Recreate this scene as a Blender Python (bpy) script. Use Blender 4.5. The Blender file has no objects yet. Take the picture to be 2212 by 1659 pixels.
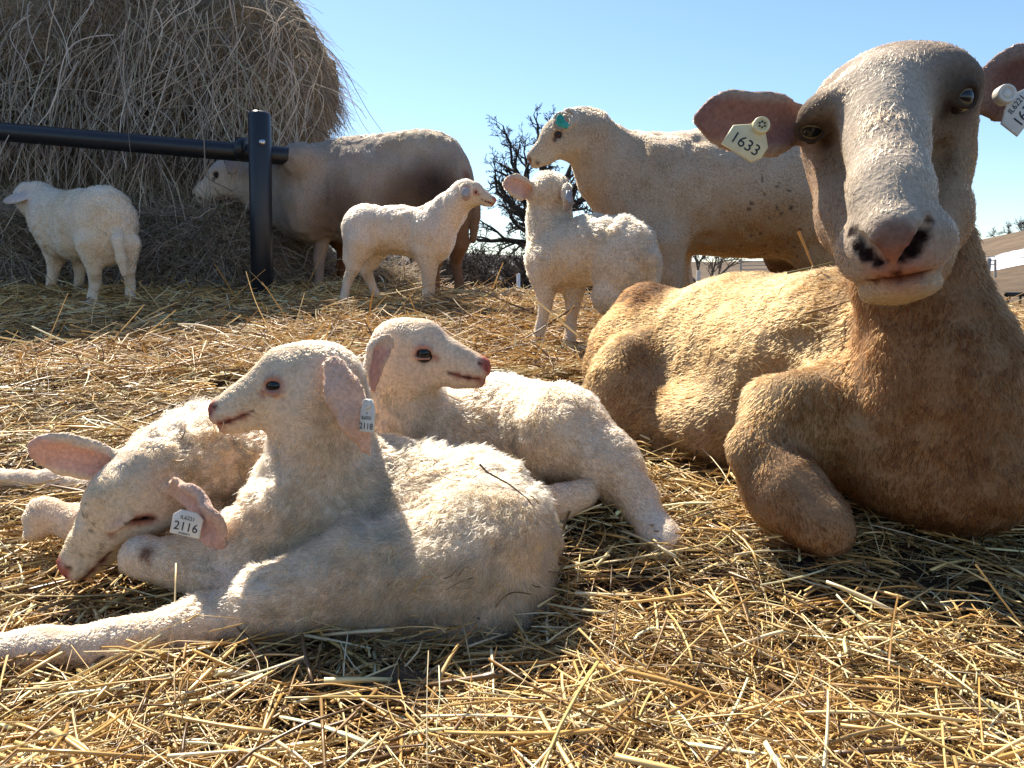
import bpy, math, random
import numpy as np
import openvdb
from mathutils import Vector, Matrix, noise as mnoise
random.seed(7)
rng = np.random.default_rng(11)
R = math.radians
SC = bpy.context.scene
COL = SC.collection

# ------------------------------------------------------------------ camera, sky, sun, exposure
F = 1671.0                       # focal length in pixels of a 2212 px wide frame
PITCH = math.atan((829.5 - 590) / F)
CAMZ = 0.45
SUN_AZ, SUN_EL = R(-29), R(49)   # azimuth from +Y (negative = left), elevation
cam_d = bpy.data.cameras.new('camera'); cam = bpy.data.objects.new('camera', cam_d); COL.objects.link(cam)
cam.location = (0, 0, CAMZ); cam.rotation_euler = (math.pi/2 - PITCH, 0, 0)
cam_d.sensor_width = 36; cam_d.lens = 36 * F / 2212; cam_d.clip_start = 0.02; cam_d.clip_end = 8000
SC.camera = cam
W = bpy.data.worlds.new('World'); SC.world = W; W.use_nodes = True
nt = W.node_tree; nt.nodes.clear()
sky = nt.nodes.new('ShaderNodeTexSky'); sky.sky_type = 'NISHITA'; sky.sun_disc = False
sky.sun_elevation = SUN_EL; sky.sun_rotation = SUN_AZ; sky.air_density = 1.0; sky.dust_density = 0.25; sky.ozone_density = 5.0
bg = nt.nodes.new('ShaderNodeBackground'); bg.inputs[1].default_value = 0.09
wo = nt.nodes.new('ShaderNodeOutputWorld')
nt.links.new(sky.outputs[0], bg.inputs[0]); nt.links.new(bg.outputs[0], wo.inputs[0])
sd = bpy.data.lights.new('sun', 'SUN'); sun = bpy.data.objects.new('sun', sd); COL.objects.link(sun)
sd.energy = 5.0; sd.angle = R(0.5); sd.color = (1.0, 0.91, 0.77)
SUNV = Vector((math.sin(SUN_AZ)*math.cos(SUN_EL), math.cos(SUN_AZ)*math.cos(SUN_EL), math.sin(SUN_EL)))
sun.rotation_euler = SUNV.to_track_quat('Z', 'Y').to_euler()
SC.view_settings.view_transform = 'Standard'; SC.view_settings.look = 'None'
SC.view_settings.exposure = 1.08; SC.view_settings.gamma = 1.0
SC.cycles.use_denoising = True
SC.cycles.max_bounces = 8; SC.cycles.diffuse_bounces = 4; SC.cycles.glossy_bounces = 2
SC.cycles.transmission_bounces = 4; SC.cycles.transparent_max_bounces = 4
SC.cycles_curves.shape = 'RIBBONS'; SC.cycles_curves.subdivisions = 2

# ------------------------------------------------------------------ helpers
CP, SP = math.cos(PITCH), math.sin(PITCH)
def A(*x): return np.array(x, dtype=np.float64)
def P(u, v, Y):
    xc, yc = (u - 1106.0) / F, -(v - 829.5) / F
    d = A(xc, CP + yc * SP, -SP + yc * CP)
    return A(0, 0, CAMZ) + d * (Y / d[1])
def mpx(r, Y): return r * Y / F
CRIGHT, CUP, CBACK = A(1, 0, 0), A(0, SP, CP), A(0, -CP, SP)
def IV(du, dv, toward=0.0):      # picture direction (right, down, toward the viewer) as a world vector
    return CRIGHT * du - CUP * dv + CBACK * toward
def unit(v):
    v = np.asarray(v, float); n = np.linalg.norm(v, axis=-1, keepdims=True); return v / np.maximum(n, 1e-9)
def sstep(a, b, x):
    t = np.clip((x - a) / (b - a), 0, 1); return t * t * (3 - 2 * t)

def _h(ix, iy, iz, s):
    h = (ix.astype(np.uint32) * np.uint32(374761393) + iy.astype(np.uint32) * np.uint32(668265263)
         + iz.astype(np.uint32) * np.uint32(2147483647) + np.uint32(s * 1013904223 % 4294967295))
    h = (h ^ (h >> np.uint32(13))) * np.uint32(1274126177); h = h ^ (h >> np.uint32(16))
    h = h * np.uint32(2246822519); h = h ^ (h >> np.uint32(15))
    return (h & np.uint32(0xFFFFFF)).astype(np.float64) / 16777215.0
def vnoise(p, s=0):              # value noise in -1..1, p (n,3)
    with np.errstate(over='ignore'):
        i = np.floor(p).astype(np.int64); f = p - i; f = f * f * (3 - 2 * f)
        x0, y0, z0 = i[:, 0], i[:, 1], i[:, 2]; r = 0
        for a in (0, 1):
            for b in (0, 1):
                for c in (0, 1):
                    w = (f[:, 0] if a else 1 - f[:, 0]) * (f[:, 1] if b else 1 - f[:, 1]) * (f[:, 2] if c else 1 - f[:, 2])
                    r = r + w * _h(x0 + a, y0 + b, z0 + c, s)
    return r * 2 - 1
def fnoise(p, s=0, o=3):
    r, a = 0, 1.0
    for k in range(o): r = r + a * vnoise(p * 2 ** k + 17.3 * k, s + k); a *= .5
    return r / 1.75
def vnoise3(p, s=0): return np.stack([vnoise(p, s), vnoise(p + 31.7, s + 5), vnoise(p - 57.1, s + 9)], 1)

def tag(o, label=None, cat=None, group=None, kind=None):
    if label: o['label'] = label
    if cat: o['category'] = cat
    if group: o['group'] = group
    if kind: o['kind'] = kind
    return o
def empty(name, loc=(0, 0, 0)):
    o = bpy.data.objects.new(name, None); o.location = Vector(loc); o.empty_display_size = .1; COL.objects.link(o); return o
def put(o, parent):
    COL.objects.link(o)
    if parent is not None:
        o.parent = parent
        M = Matrix.Identity(4); q = parent
        while q is not None: M = Matrix.Translation(q.location) @ M if q.type == 'EMPTY' else M; q = q.parent
        o.matrix_parent_inverse = M.inverted()
    return o
def mesh_np(name, V, Fc, mat, parent=None, smooth=True, cols=None, link=True):
    """V (n,3); Fc list of (m,k) int arrays; cols (n,3) vertex colours"""
    me = bpy.data.meshes.new(name)
    if not isinstance(Fc, (list, tuple)): Fc = [Fc]
    Fc = [np.asarray(f, np.int32) for f in Fc if len(f)]
    me.vertices.add(len(V)); me.vertices.foreach_set('co', np.asarray(V, np.float32).ravel())
    nl = sum(f.size for f in Fc); npoly = sum(len(f) for f in Fc)
    me.loops.add(nl); me.loops.foreach_set('vertex_index', np.concatenate([f.ravel() for f in Fc]))
    me.polygons.add(npoly)
    tot = np.concatenate([np.full(len(f), f.shape[1], np.int32) for f in Fc])
    st = np.zeros(npoly, np.int32); st[1:] = np.cumsum(tot)[:-1]
    me.polygons.foreach_set('loop_start', st)
    me.update(calc_edges=True)
    if smooth: me.polygons.foreach_set('use_smooth', np.ones(npoly, bool))
    if cols is not None:
        at = me.attributes.new('col', 'FLOAT_COLOR', 'POINT')
        c4 = np.ones((len(V), 4), np.float32); c4[:, :3] = cols; at.data.foreach_set('color', c4.ravel())
    me.validate()
    if mat: me.materials.append(mat)
    o = bpy.data.objects.new(name, me)
    if link: put(o, parent)
    return o
def hair_np(name, pts, rad, cols, mat, parent=None):
    """pts (n,m,3), rad (n,m), cols (n,3): strands as hair curves"""
    n, m = pts.shape[:2]
    hc = bpy.data.hair_curves.new(name); hc.add_curves([m] * n)
    hc.attributes['position'].data.foreach_set('vector', pts.astype(np.float32).ravel())
    ra = hc.attributes.get('radius') or hc.attributes.new('radius', 'FLOAT', 'POINT')
    ra.data.foreach_set('value', rad.astype(np.float32).ravel())
    at = hc.attributes.new('col', 'FLOAT_COLOR', 'CURVE')
    c4 = np.ones((n, 4), np.float32); c4[:, :3] = cols; at.data.foreach_set('color', c4.ravel())
    hc.materials.append(mat)
    o = bpy.data.objects.new(name, hc); put(o, parent); return o
def tubes(segs, name, mat, parent=None, sides=5, cols=None):
    """segs: list of (pts (m,3), radii (m,)) -> one mesh of capped tubes"""
    Vs, Q, C, n = [], [], [], 0
    for si, (pts, rad) in enumerate(segs):
        pts = np.asarray(pts, float); m = len(pts); rad = np.broadcast_to(rad, (m,))
        t = unit(np.gradient(pts, axis=0)); ref = A(0, 0, 1) if abs(t[0][2]) < .9 else A(1, 0, 0)
        a = unit(np.cross(t, ref)); b = np.cross(t, a)
        th = np.arange(sides) / sides * 2 * math.pi
        ring = pts[:, None] + rad[:, None, None] * (np.cos(th)[None, :, None] * a[:, None] + np.sin(th)[None, :, None] * b[:, None])
        Vs.append(ring.reshape(-1, 3)); i = np.arange(m - 1)[:, None] * sides; j = np.arange(sides)[None]
        j2 = (j + 1) % sides
        Q.append(np.stack([n + i + j, n + i + j2, n + i + sides + j2, n + i + sides + j], -1).reshape(-1, 4))
        if cols is not None: C.append(np.repeat(np.asarray(cols[si])[None], m * sides, 0))
        n += m * sides
    return mesh_np(name, np.concatenate(Vs), [np.concatenate(Q)], mat, parent, True, np.concatenate(C) if cols is not None else None)

# ------------------------------------------------------------------ materials
def mat_new(name):
    m = bpy.data.materials.new(name); m.use_nodes = True; n = m.node_tree; n.nodes.clear()
    return m, n, n.nodes.new('ShaderNodeOutputMaterial')
def mat_plain(name, col, rough=.6, noise=0.0, scale=30., bump=0., spec=.4, metal=0., coat=0.):
    m, n, out = mat_new(name)
    b = n.nodes.new('ShaderNodeBsdfPrincipled'); n.links.new(b.outputs[0], out.inputs[0])
    b.inputs['Roughness'].default_value = rough; b.inputs['Metallic'].default_value = metal
    b.inputs['Specular IOR Level'].default_value = spec; b.inputs['Coat Weight'].default_value = coat
    b.inputs['Base Color'].default_value = (*col, 1)
    if noise or bump:
        tc = n.nodes.new('ShaderNodeTexCoord'); tx = n.nodes.new('ShaderNodeTexNoise')
        tx.inputs['Scale'].default_value = scale; tx.inputs['Detail'].default_value = 6
        n.links.new(tc.outputs['Object'], tx.inputs['Vector'])
        if noise:
            mx = n.nodes.new('ShaderNodeMix'); mx.data_type = 'RGBA'
            mx.inputs[6].default_value = (*[c * (1 - noise) for c in col], 1); mx.inputs[7].default_value = (*[min(1, c * (1 + noise)) for c in col], 1)
            n.links.new(tx.outputs[0], mx.inputs[0]); n.links.new(mx.outputs[2], b.inputs['Base Color'])
        if bump:
            bp = n.nodes.new('ShaderNodeBump'); bp.inputs['Strength'].default_value = bump; bp.inputs['Distance'].default_value = .01
            n.links.new(tx.outputs[0], bp.inputs['Height']); n.links.new(bp.outputs[0], b.inputs['Normal'])
    return m
def mat_attr(name, rough=.7, spec=.25, trans=0.0, nscale=0., namt=.0, bump=0., sheen=0.):
    m, n, out = mat_new(name)
    at = n.nodes.new('ShaderNodeAttribute'); at.attribute_name = 'col'
    src = at.outputs['Color']
    b = n.nodes.new('ShaderNodeBsdfPrincipled'); b.inputs['Roughness'].default_value = rough
    b.inputs['Specular IOR Level'].default_value = spec
    if nscale:
        tc = n.nodes.new('ShaderNodeTexCoord'); tx = n.nodes.new('ShaderNodeTexNoise')
        tx.inputs['Scale'].default_value = nscale; tx.inputs['Detail'].default_value = 5
        n.links.new(tc.outputs['Object'], tx.inputs['Vector'])
        if namt:
            mr = n.nodes.new('ShaderNodeMapRange'); mr.inputs[1].default_value = .3; mr.inputs[2].default_value = .7
            mr.inputs[3].default_value = 1 - namt; mr.inputs[4].default_value = 1 + namt
            n.links.new(tx.outputs[0], mr.inputs[0])
            ml = n.nodes.new('ShaderNodeVectorMath'); ml.operation = 'SCALE'
            n.links.new(src, ml.inputs[0]); n.links.new(mr.outputs[0], ml.inputs['Scale']); src = ml.outputs[0]
        if bump:
            bp = n.nodes.new('ShaderNodeBump'); bp.inputs['Strength'].default_value = bump; bp.inputs['Distance'].default_value = .004
            n.links.new(tx.outputs[0], bp.inputs['Height']); n.links.new(bp.outputs[0], b.inputs['Normal'])
    n.links.new(src, b.inputs['Base Color'])
    if trans:
        tr = n.nodes.new('ShaderNodeBsdfTranslucent'); n.links.new(src, tr.inputs[0])
        ms = n.nodes.new('ShaderNodeMixShader'); ms.inputs[0].default_value = trans
        n.links.new(b.outputs[0], ms.inputs[1]); n.links.new(tr.outputs[0], ms.inputs[2]); n.links.new(ms.outputs[0], out.inputs[0])
    else: n.links.new(b.outputs[0], out.inputs[0])
    return m
M_SKIN = mat_attr('coat_skin', .85, .1, 0, 220., .18, .5)
def mat_hair(name):
    m, n, out = mat_new(name); at = n.nodes.new('ShaderNodeAttribute'); at.attribute_name = 'col'
    h = n.nodes.new('ShaderNodeBsdfHairPrincipled'); h.model = 'CHIANG'; h.parametrization = 'COLOR'
    n.links.new(at.outputs['Color'], h.inputs['Color']); h.inputs['Roughness'].default_value = .55; h.inputs['Radial Roughness'].default_value = .7; h.inputs['IOR'].default_value = 1.33
    n.links.new(h.outputs[0], out.inputs[0]); return m
M_WOOL = mat_hair('wool_fibre')
M_STRAW = mat_attr('straw', .38, .5, .12)
M_HAY = mat_attr('hay', .6, .3, .2)

def mat_eye(name, iris, pupil_w, pupil_h, iris_r=.8):
    m, n, out = mat_new(name)
    b = n.nodes.new('ShaderNodeBsdfPrincipled'); n.links.new(b.outputs[0], out.inputs[0])
    b.inputs['Roughness'].default_value = .13; b.inputs['Specular IOR Level'].default_value = .4
    tc = n.nodes.new('ShaderNodeTexCoord'); sx = n.nodes.new('ShaderNodeSeparateXYZ'); n.links.new(tc.outputs['Object'], sx.inputs[0])
    def math_(op, a, bb=None):
        q = n.nodes.new('ShaderNodeMath'); q.operation = op
        for i, v in enumerate((a, bb)):
            if v is None: continue
            if isinstance(v, (int, float)): q.inputs[i].default_value = v
            else: n.links.new(v, q.inputs[i])
        return q.outputs[0]
    ex = math_('POWER', math_('DIVIDE', sx.outputs[0], pupil_w), 2.0); ey = math_('POWER', math_('DIVIDE', sx.outputs[1], pupil_h), 2.0)
    pup = math_('LESS_THAN', math_('ADD', ex, ey), 1.0)
    rr = math_('ADD', math_('POWER', sx.outputs[0], 2.0), math_('POWER', sx.outputs[1], 2.0))
    irs = math_('LESS_THAN', rr, iris_r * iris_r)
    mx = n.nodes.new('ShaderNodeMix'); mx.data_type = 'RGBA'; n.links.new(irs, mx.inputs[0])
    mx.inputs[6].default_value = (.03, .02, .015, 1); mx.inputs[7].default_value = (*iris, 1)
    m2 = n.nodes.new('ShaderNodeMix'); m2.data_type = 'RGBA'; n.links.new(pup, m2.inputs[0])
    n.links.new(mx.outputs[2], m2.inputs[6]); m2.inputs[7].default_value = (.004, .004, .006, 1)
    n.links.new(m2.outputs[2], b.inputs['Base Color'])
    return m
M_EYE_LAMB = mat_eye('lamb_eye', (.035, .02, .012), .5, .32)
M_EYE_EWE = mat_eye('ewe_eye', (.17, .12, .055), .66, .36, .84)

# ------------------------------------------------------------------ implicit-surface bodies with fur
class Body:
    def __init__(s, h, col, ln, flow=(0, .3, -1)):
        s.h, s.pr, s.paints, s.col, s.ln, s.flow = h, [], [], A(*col), ln, A(*flow)
    def _add(s, **k):
        k.setdefault('op', 1); k['col'] = A(*(k['col'] if k.get('col') is not None else s.col)); k['ln'] = k['ln'] if k.get('ln') is not None else s.ln
        k['flow'] = s.flow if k.get('flow') is None else A(*k['flow']); s.pr.append(k)
    def cap(s, a, b, ra, rb, k=.02, n=None, f=1., **kw):
        a, b = A(*a), A(*b)
        if 'flow' not in kw or kw['flow'] is None: kw['flow'] = unit(b - a)
        s._add(t='c', a=a, b=b, ra=ra, rb=rb, k=k, n=None if n is None else unit(n), f=f, **kw)
    def chain(s, pts, k=.02, **kw):      # pts (u, v, Y, r_px)
        ls = getattr(s, 'legscale', None)
        for p, q in zip(pts[:-1], pts[1:]):
            r0, r1, kk, kw2 = p[3], q[3], k, dict(kw)
            if ls and q[3] <= 21 and not kw.get('flow'):
                r1 *= ls; r0 *= ls if p[3] <= 21 else 1; kk = min(k, .012)
                if p[3] <= 21: kw2['ln'] = min(kw.get('ln') or .005, .0045); kk = .007
            s.cap(P(*p[:3]), P(*q[:3]), mpx(r0, p[2]), mpx(r1, q[2]), kk, **kw2)
    def ell(s, c, r, k=.02, Rm=None, **kw):
        s._add(t='e', a=A(*c), r=A(*r), R=np.eye(3) if Rm is None else Rm, k=k, **kw)
    def elp(s, u, v, Y, ru, rv, rd, k=.02, rot=0., **kw):   # picture-plane ellipsoid: ru, rv px, rd metres in depth, rot degrees
        c, sn = math.cos(R(rot)), math.sin(R(rot))
        Rm = np.stack([IV(c, sn), IV(-sn, c), CBACK], 1)
        s.ell(P(u, v, Y), (mpx(ru, Y), mpx(rv, Y), rd), k, Rm, **kw)
    def paint(s, c, r, col=None, ln=None, soft=.5): s.paints.append((A(*c), r, None if col is None else A(*col), ln, soft))
    def dist(s, p, X):
        if p['t'] == 'c':
            ba = p['b'] - p['a']; L2 = max(ba @ ba, 1e-12)
            q = X - p['a']; t = np.clip((q @ ba) / L2, 0, 1); q = q - t[..., None] * ba
            r = p['ra'] + (p['rb'] - p['ra']) * t
            if p['n'] is not None:
                q = q + (q @ p['n'])[..., None] * p['n'] * (1 / p['f'] - 1)
                return (np.sqrt((q * q).sum(-1)) - r) * min(1, p['f'] * 1.3)
            return np.sqrt((q * q).sum(-1)) - r
        q = (X - p['a']) @ p['R']; k0 = np.sqrt(((q / p['r']) ** 2).sum(-1)); k1 = np.sqrt(((q / p['r'] ** 2) ** 2).sum(-1))
        return k0 * (k0 - 1) / np.maximum(k1, 1e-6)
    def sdf(s, X):
        D = np.full(X.shape[:-1], .5)
        for p in s.pr:
            d = s.dist(p, X); k = p['k']
            if p['op'] > 0: h = np.maximum(k - np.abs(d - D), 0) / k; D = np.minimum(d, D) - h * h * k * .25
            else: h = np.maximum(k - np.abs(-d - D), 0) / k; D = np.maximum(-d, D) + h * h * k * .25
        return D
    def grad(s, p, e=.004):
        E = np.eye(3) * e; return unit(A(*[s.sdf((p + E[i])[None])[0] - s.sdf((p - E[i])[None])[0] for i in range(3)]))
    def hit(s, u, v, Y0=.4, Y1=1.6):       # first surface point seen at a picture position
        Y = np.linspace(Y0, Y1, 1500); d0 = P(u, v, 1.) - A(0, 0, CAMZ); X = A(0, 0, CAMZ) + d0 * Y[:, None]
        D = s.sdf(X); i = np.argmax(D < 0) if (D < 0).any() else np.argmin(D); return X[i]
    def proj(s, p, d, reach=.06):          # surface point on the line through p along the outward direction d
        t = np.linspace(reach, -reach, 600); X = p + unit(d) * t[:, None]; D = s.sdf(X)
        i = np.argmax(D < 0) if (D < 0).any() else np.argmin(D); return X[i]
    def eye(s, parent, sp, out, along, r, mat, deep=.5, rim=(.1, .06, .05), open_=(.62, .5), rimr=1.55, col=None, lid=.24, shut=False):
        out = unit(out); al = unit(A(*along) - (A(*along) @ out) * out); up = np.cross(out, al)
        if up[2] < 0: up = -up
        c = sp - out * r * deep
        if not shut: s._add(t='e', a=c + out * r * .22, r=A(.86, .86, .86) * r, R=np.eye(3), k=r * .3, op=-1)
        for sg, o in ((1, open_[0]), (-1, open_[1])):
            pts = []
            for th in np.linspace(0, math.pi, 7):
                a, b_ = math.cos(th) * 1.0, sg * math.sin(th) ** 1.25 * o
                q = math.sqrt(max(0, 1.12 ** 2 - a * a - b_ * b_)); pts.append(c + r * (a * al + b_ * up + q * out))
            w = np.array([1.0, 1.05, 1.0, .95, 1.0, 1.05, 1.0]) * lid * r * (1.15 if sg > 0 else .85)
            for i in range(6): s.cap(pts[i], pts[i + 1], w[i], w[i + 1], r * .22, ln=.0015, col=col, flow=out)
            if shut: break
        s.paint(c + out * r * .7, r * rimr, rim, .0013, .55)
        if not shut: add_eye(parent, c, out, al, r, mat)
        return c
    def box(s, p):
        if p['t'] == 'c':
            r = max(p['ra'], p['rb']) * max(1, p['f']); return np.minimum(p['a'], p['b']) - r, np.maximum(p['a'], p['b']) + r
        r = np.abs(p['R']) @ p['r']; return p['a'] - r, p['a'] + r
    def surface(s, warp=None):
        bs = [s.box(p) for p in s.pr if p['op'] > 0]
        lo = np.min([b[0] for b in bs], 0) - .03; hi = np.max([b[1] for b in bs], 0) + .03
        n = np.ceil((hi - lo) / s.h).astype(int) + 1
        D = np.full(n, .2, np.float32)
        for p in s.pr:
            a, b = s.box(p); pad = p['k'] + 4 * s.h
            i0 = np.clip(((a - pad - lo) / s.h).astype(int), 0, n - 1); i1 = np.clip(((b + pad - lo) / s.h).astype(int) + 2, 1, n)
            if (i1 <= i0).any(): continue
            ax = [lo[k] + np.arange(i0[k], i1[k]) * s.h for k in range(3)]
            X = np.stack(np.meshgrid(*ax, indexing='ij'), -1)
            d = s.dist(p, X).astype(np.float32); sl = tuple(slice(i0[k], i1[k]) for k in range(3)); k = p['k']
            if p['op'] > 0:
                hh = np.maximum(k - np.abs(d - D[sl]), 0) / k; D[sl] = np.minimum(d, D[sl]) - hh * hh * k * .25
            else:
                hh = np.maximum(k - np.abs(-d - D[sl]), 0) / k; D[sl] = np.maximum(-d, D[sl]) + hh * hh * k * .25
        g = openvdb.FloatGrid(.2); g.copyFromArray(np.clip(D, -.1, .2))
        pts, quads = g.convertToQuads(0.0)[:2]
        V = pts.astype(np.float64) * s.h + lo
        q = quads[:, ::-1].astype(np.int32)
        # keep orientation outwards
        e1, e2 = V[q[:, 1]] - V[q[:, 0]], V[q[:, 2]] - V[q[:, 0]]
        vol = (np.cross(e1, e2) * V[q[:, 0]]).sum()
        if (np.cross(e1, e2) * (V[q].mean(1) - V.mean(0))).sum() < 0: q = q[:, ::-1].copy()
        s.V, s.Q = V, q
        s.N = s.normals(V)
        W = np.stack([s.dist(p, V) for p in s.pr if p['op'] > 0], 1); pp = [p for p in s.pr if p['op'] > 0]
        W = np.exp(-np.maximum(W - W.min(1, keepdims=True), 0) / max(.006, s.h * 2.2)); W /= W.sum(1, keepdims=True)
        s.C = W @ np.stack([p['col'] for p in pp]); s.L = W @ A(*[p['ln'] for p in pp]); s.Fl = W @ np.stack([p['flow'] for p in pp])
        for c, r, col, ln, soft in s.paints:
            d = np.linalg.norm((V - c) / r, axis=1); w = 1 - sstep(1 - soft, 1, d)
            if col is not None: s.C = s.C * (1 - w[:, None]) + col * w[:, None]
            if ln is not None: s.L = s.L * (1 - w) + ln * w
        return s
    def normals(s, V):
        e1, e2 = V[s.Q[:, 2]] - V[s.Q[:, 0]], V[s.Q[:, 3]] - V[s.Q[:, 1]]
        n = np.cross(e1, e2); N = np.zeros_like(V)
        for k in range(4): np.add.at(N, s.Q[:, k], n)
        return unit(N)
    def tint(s, amt, freq, seed, tint=(1, 1, 1)):
        w = fnoise(s.V * freq, seed); s.C = s.C * (1 + amt * w[:, None] * A(*tint))
    def lumps(s, amt, freq, seed=3):
        m = np.clip(s.L / max(s.ln, 1e-4), 0, 1.2); s.V = s.V + s.N * (amt * m * vnoise(s.V * (A(*freq) if np.ndim(freq) else freq), seed))[:, None]
        s.N = s.normals(s.V)
    def mesh(s, name, parent): return mesh_np(name, s.V, [s.Q], M_SKIN, parent, True, np.clip(s.C, .004, 1) ** (1 + (getattr(s, 'deep', 2.2) - 1) * .32))
    def fur(s, name, parent, count, width, segs=4, lift=.45, swirl=.4, sfreq=25., clump=.006, cfac=.6, curl=0., cfreq=1.2, seed=1, jit=.25, grav=.2, minL=.0012, cvar=.12):
        r = np.random.default_rng(seed)
        T = np.concatenate([s.Q[:, [0, 1, 2]], s.Q[:, [0, 2, 3]]])
        ar = .5 * np.linalg.norm(np.cross(s.V[T[:, 1]] - s.V[T[:, 0]], s.V[T[:, 2]] - s.V[T[:, 0]]), axis=1)
        Lm = s.L[T].mean(1); w = ar * (Lm > minL) / np.sqrt(np.maximum(Lm, .003)); w /= w.sum()
        ti = r.choice(len(T), count, p=w); b = r.random((count, 2)); fl = b.sum(1) > 1; b[fl] = 1 - b[fl]
        bc = np.stack([1 - b.sum(1), b[:, 0], b[:, 1]], 1)[..., None]; t3 = T[ti]
        g = lambda a: (a[t3] * (bc if a.ndim > 1 else bc[..., 0])).sum(1)
        p, n, c, L, f = g(s.V), unit(g(s.N)), g(s.C), g(s.L), g(s.Fl)
        f = unit(f) + A(0, 0, -grav) + swirl * vnoise3(p * sfreq, seed) + swirl * .5 * vnoise3(p * sfreq * 3.1, seed + 3) + jit * r.normal(size=(count, 3))
        f = unit(f - (f * n).sum(1, keepdims=True) * n)
        lf = (np.clip(lift + .35 * vnoise(p * sfreq * 1.3, seed + 40) + .15 * r.normal(size=count), .08, 1.3) * np.clip(L / .009, .62, 1))[:, None]
        d0 = unit(f + n * lf * 1.4); d1 = unit(f + n * lf * .35)
        L = L * (.65 + .55 * r.random(count)) * (1 + .3 * vnoise(p * sfreq * 1.7, seed + 77))
        cell = np.floor(p / clump); 
        with np.errstate(over='ignore'):
            ci = cell.astype(np.int64); jx = np.stack([_h(ci[:, 0], ci[:, 1], ci[:, 2], k + 3) for k in range(4)], 1)
        cc = (cell + jx[:, :3]) * clump; dc = cc - p; dc = dc - (dc * n).sum(1, keepdims=True) * n; dm = np.linalg.norm(dc, axis=1, keepdims=True); dc = dc * np.minimum(1, .45 * L[:, None] / np.maximum(dm, 1e-6)) * sstep(.004, .011, L)[:, None]
        side = np.cross(n, f); ph = jx[:, 3] * 6.28 + vnoise(p * sfreq, seed + 8) * 2
        tt = np.linspace(0, 1, segs); pts = np.empty((count, segs, 3))
        for j, t in enumerate(tt):
            pts[:, j] = p - n * .0012 + L[:, None] * (t * (1 - t * .5) * d0 + t * t * .5 * d1) + dc * (cfac * t ** 1.4)
            if curl: pts[:, j] += side * (L * curl * t * np.sin(cfreq * 6.28 * t + ph))[:, None] + n * (L * curl * .6 * t * np.cos(cfreq * 6.28 * t + ph))[:, None]
        rad = width * .5 * (1 - .75 * tt[None] ** 1.5) * (.7 + .6 * r.random((count, 1)))
        c = np.clip(c * (1 + cvar * .75 * r.normal(size=(count, 1)) + .04 * vnoise(p * sfreq * 2, seed + 60)[:, None]), .01, .92)
        return hair_np(name, pts, rad, c ** getattr(s, 'deep', 2.2), M_WOOL, parent)   # hair colour is the colour after many scatterings, so the fibre itself is deeper

# ------------------------------------------------------------------ animal kit
PINK, DPINK, DARK, HOOF = (.55, .27, .22), (.36, .13, .11), (.03, .022, .02), (.42, .33, .2)
_sph = None
def unit_sphere():
    global _sph
    if _sph is None:
        nu, nv = 24, 16; V, Q = [], []
        for i in range(nv + 1):
            for j in range(nu):
                a, b_ = math.pi * i / nv, 2 * math.pi * j / nu
                V.append((math.sin(a) * math.cos(b_), math.sin(a) * math.sin(b_), math.cos(a)))
        for i in range(nv):
            for j in range(nu): Q.append((i * nu + j, (i + 1) * nu + j, (i + 1) * nu + (j + 1) % nu, i * nu + (j + 1) % nu))
        _sph = (A(*V), np.array(Q))
    return _sph
def frame_mat(c, x, y, z, s=1.0):
    M = Matrix(((x[0], y[0], z[0], c[0]), (x[1], y[1], z[1], c[1]), (x[2], y[2], z[2], c[2]), (0, 0, 0, 1)))
    return M @ Matrix.Diagonal((s, s, s, 1))
def add_eye(parent, c, out, along, r, mat):
    z = unit(out); x = unit(A(*along) - (A(*along) @ z) * z); y = np.cross(z, x)
    V, Q = unit_sphere(); o = mesh_np('eye', V, [Q], mat, None, True, link=False); put(o, parent)
    o.matrix_basis = frame_mat(c, x, y, z, r); return o

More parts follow.
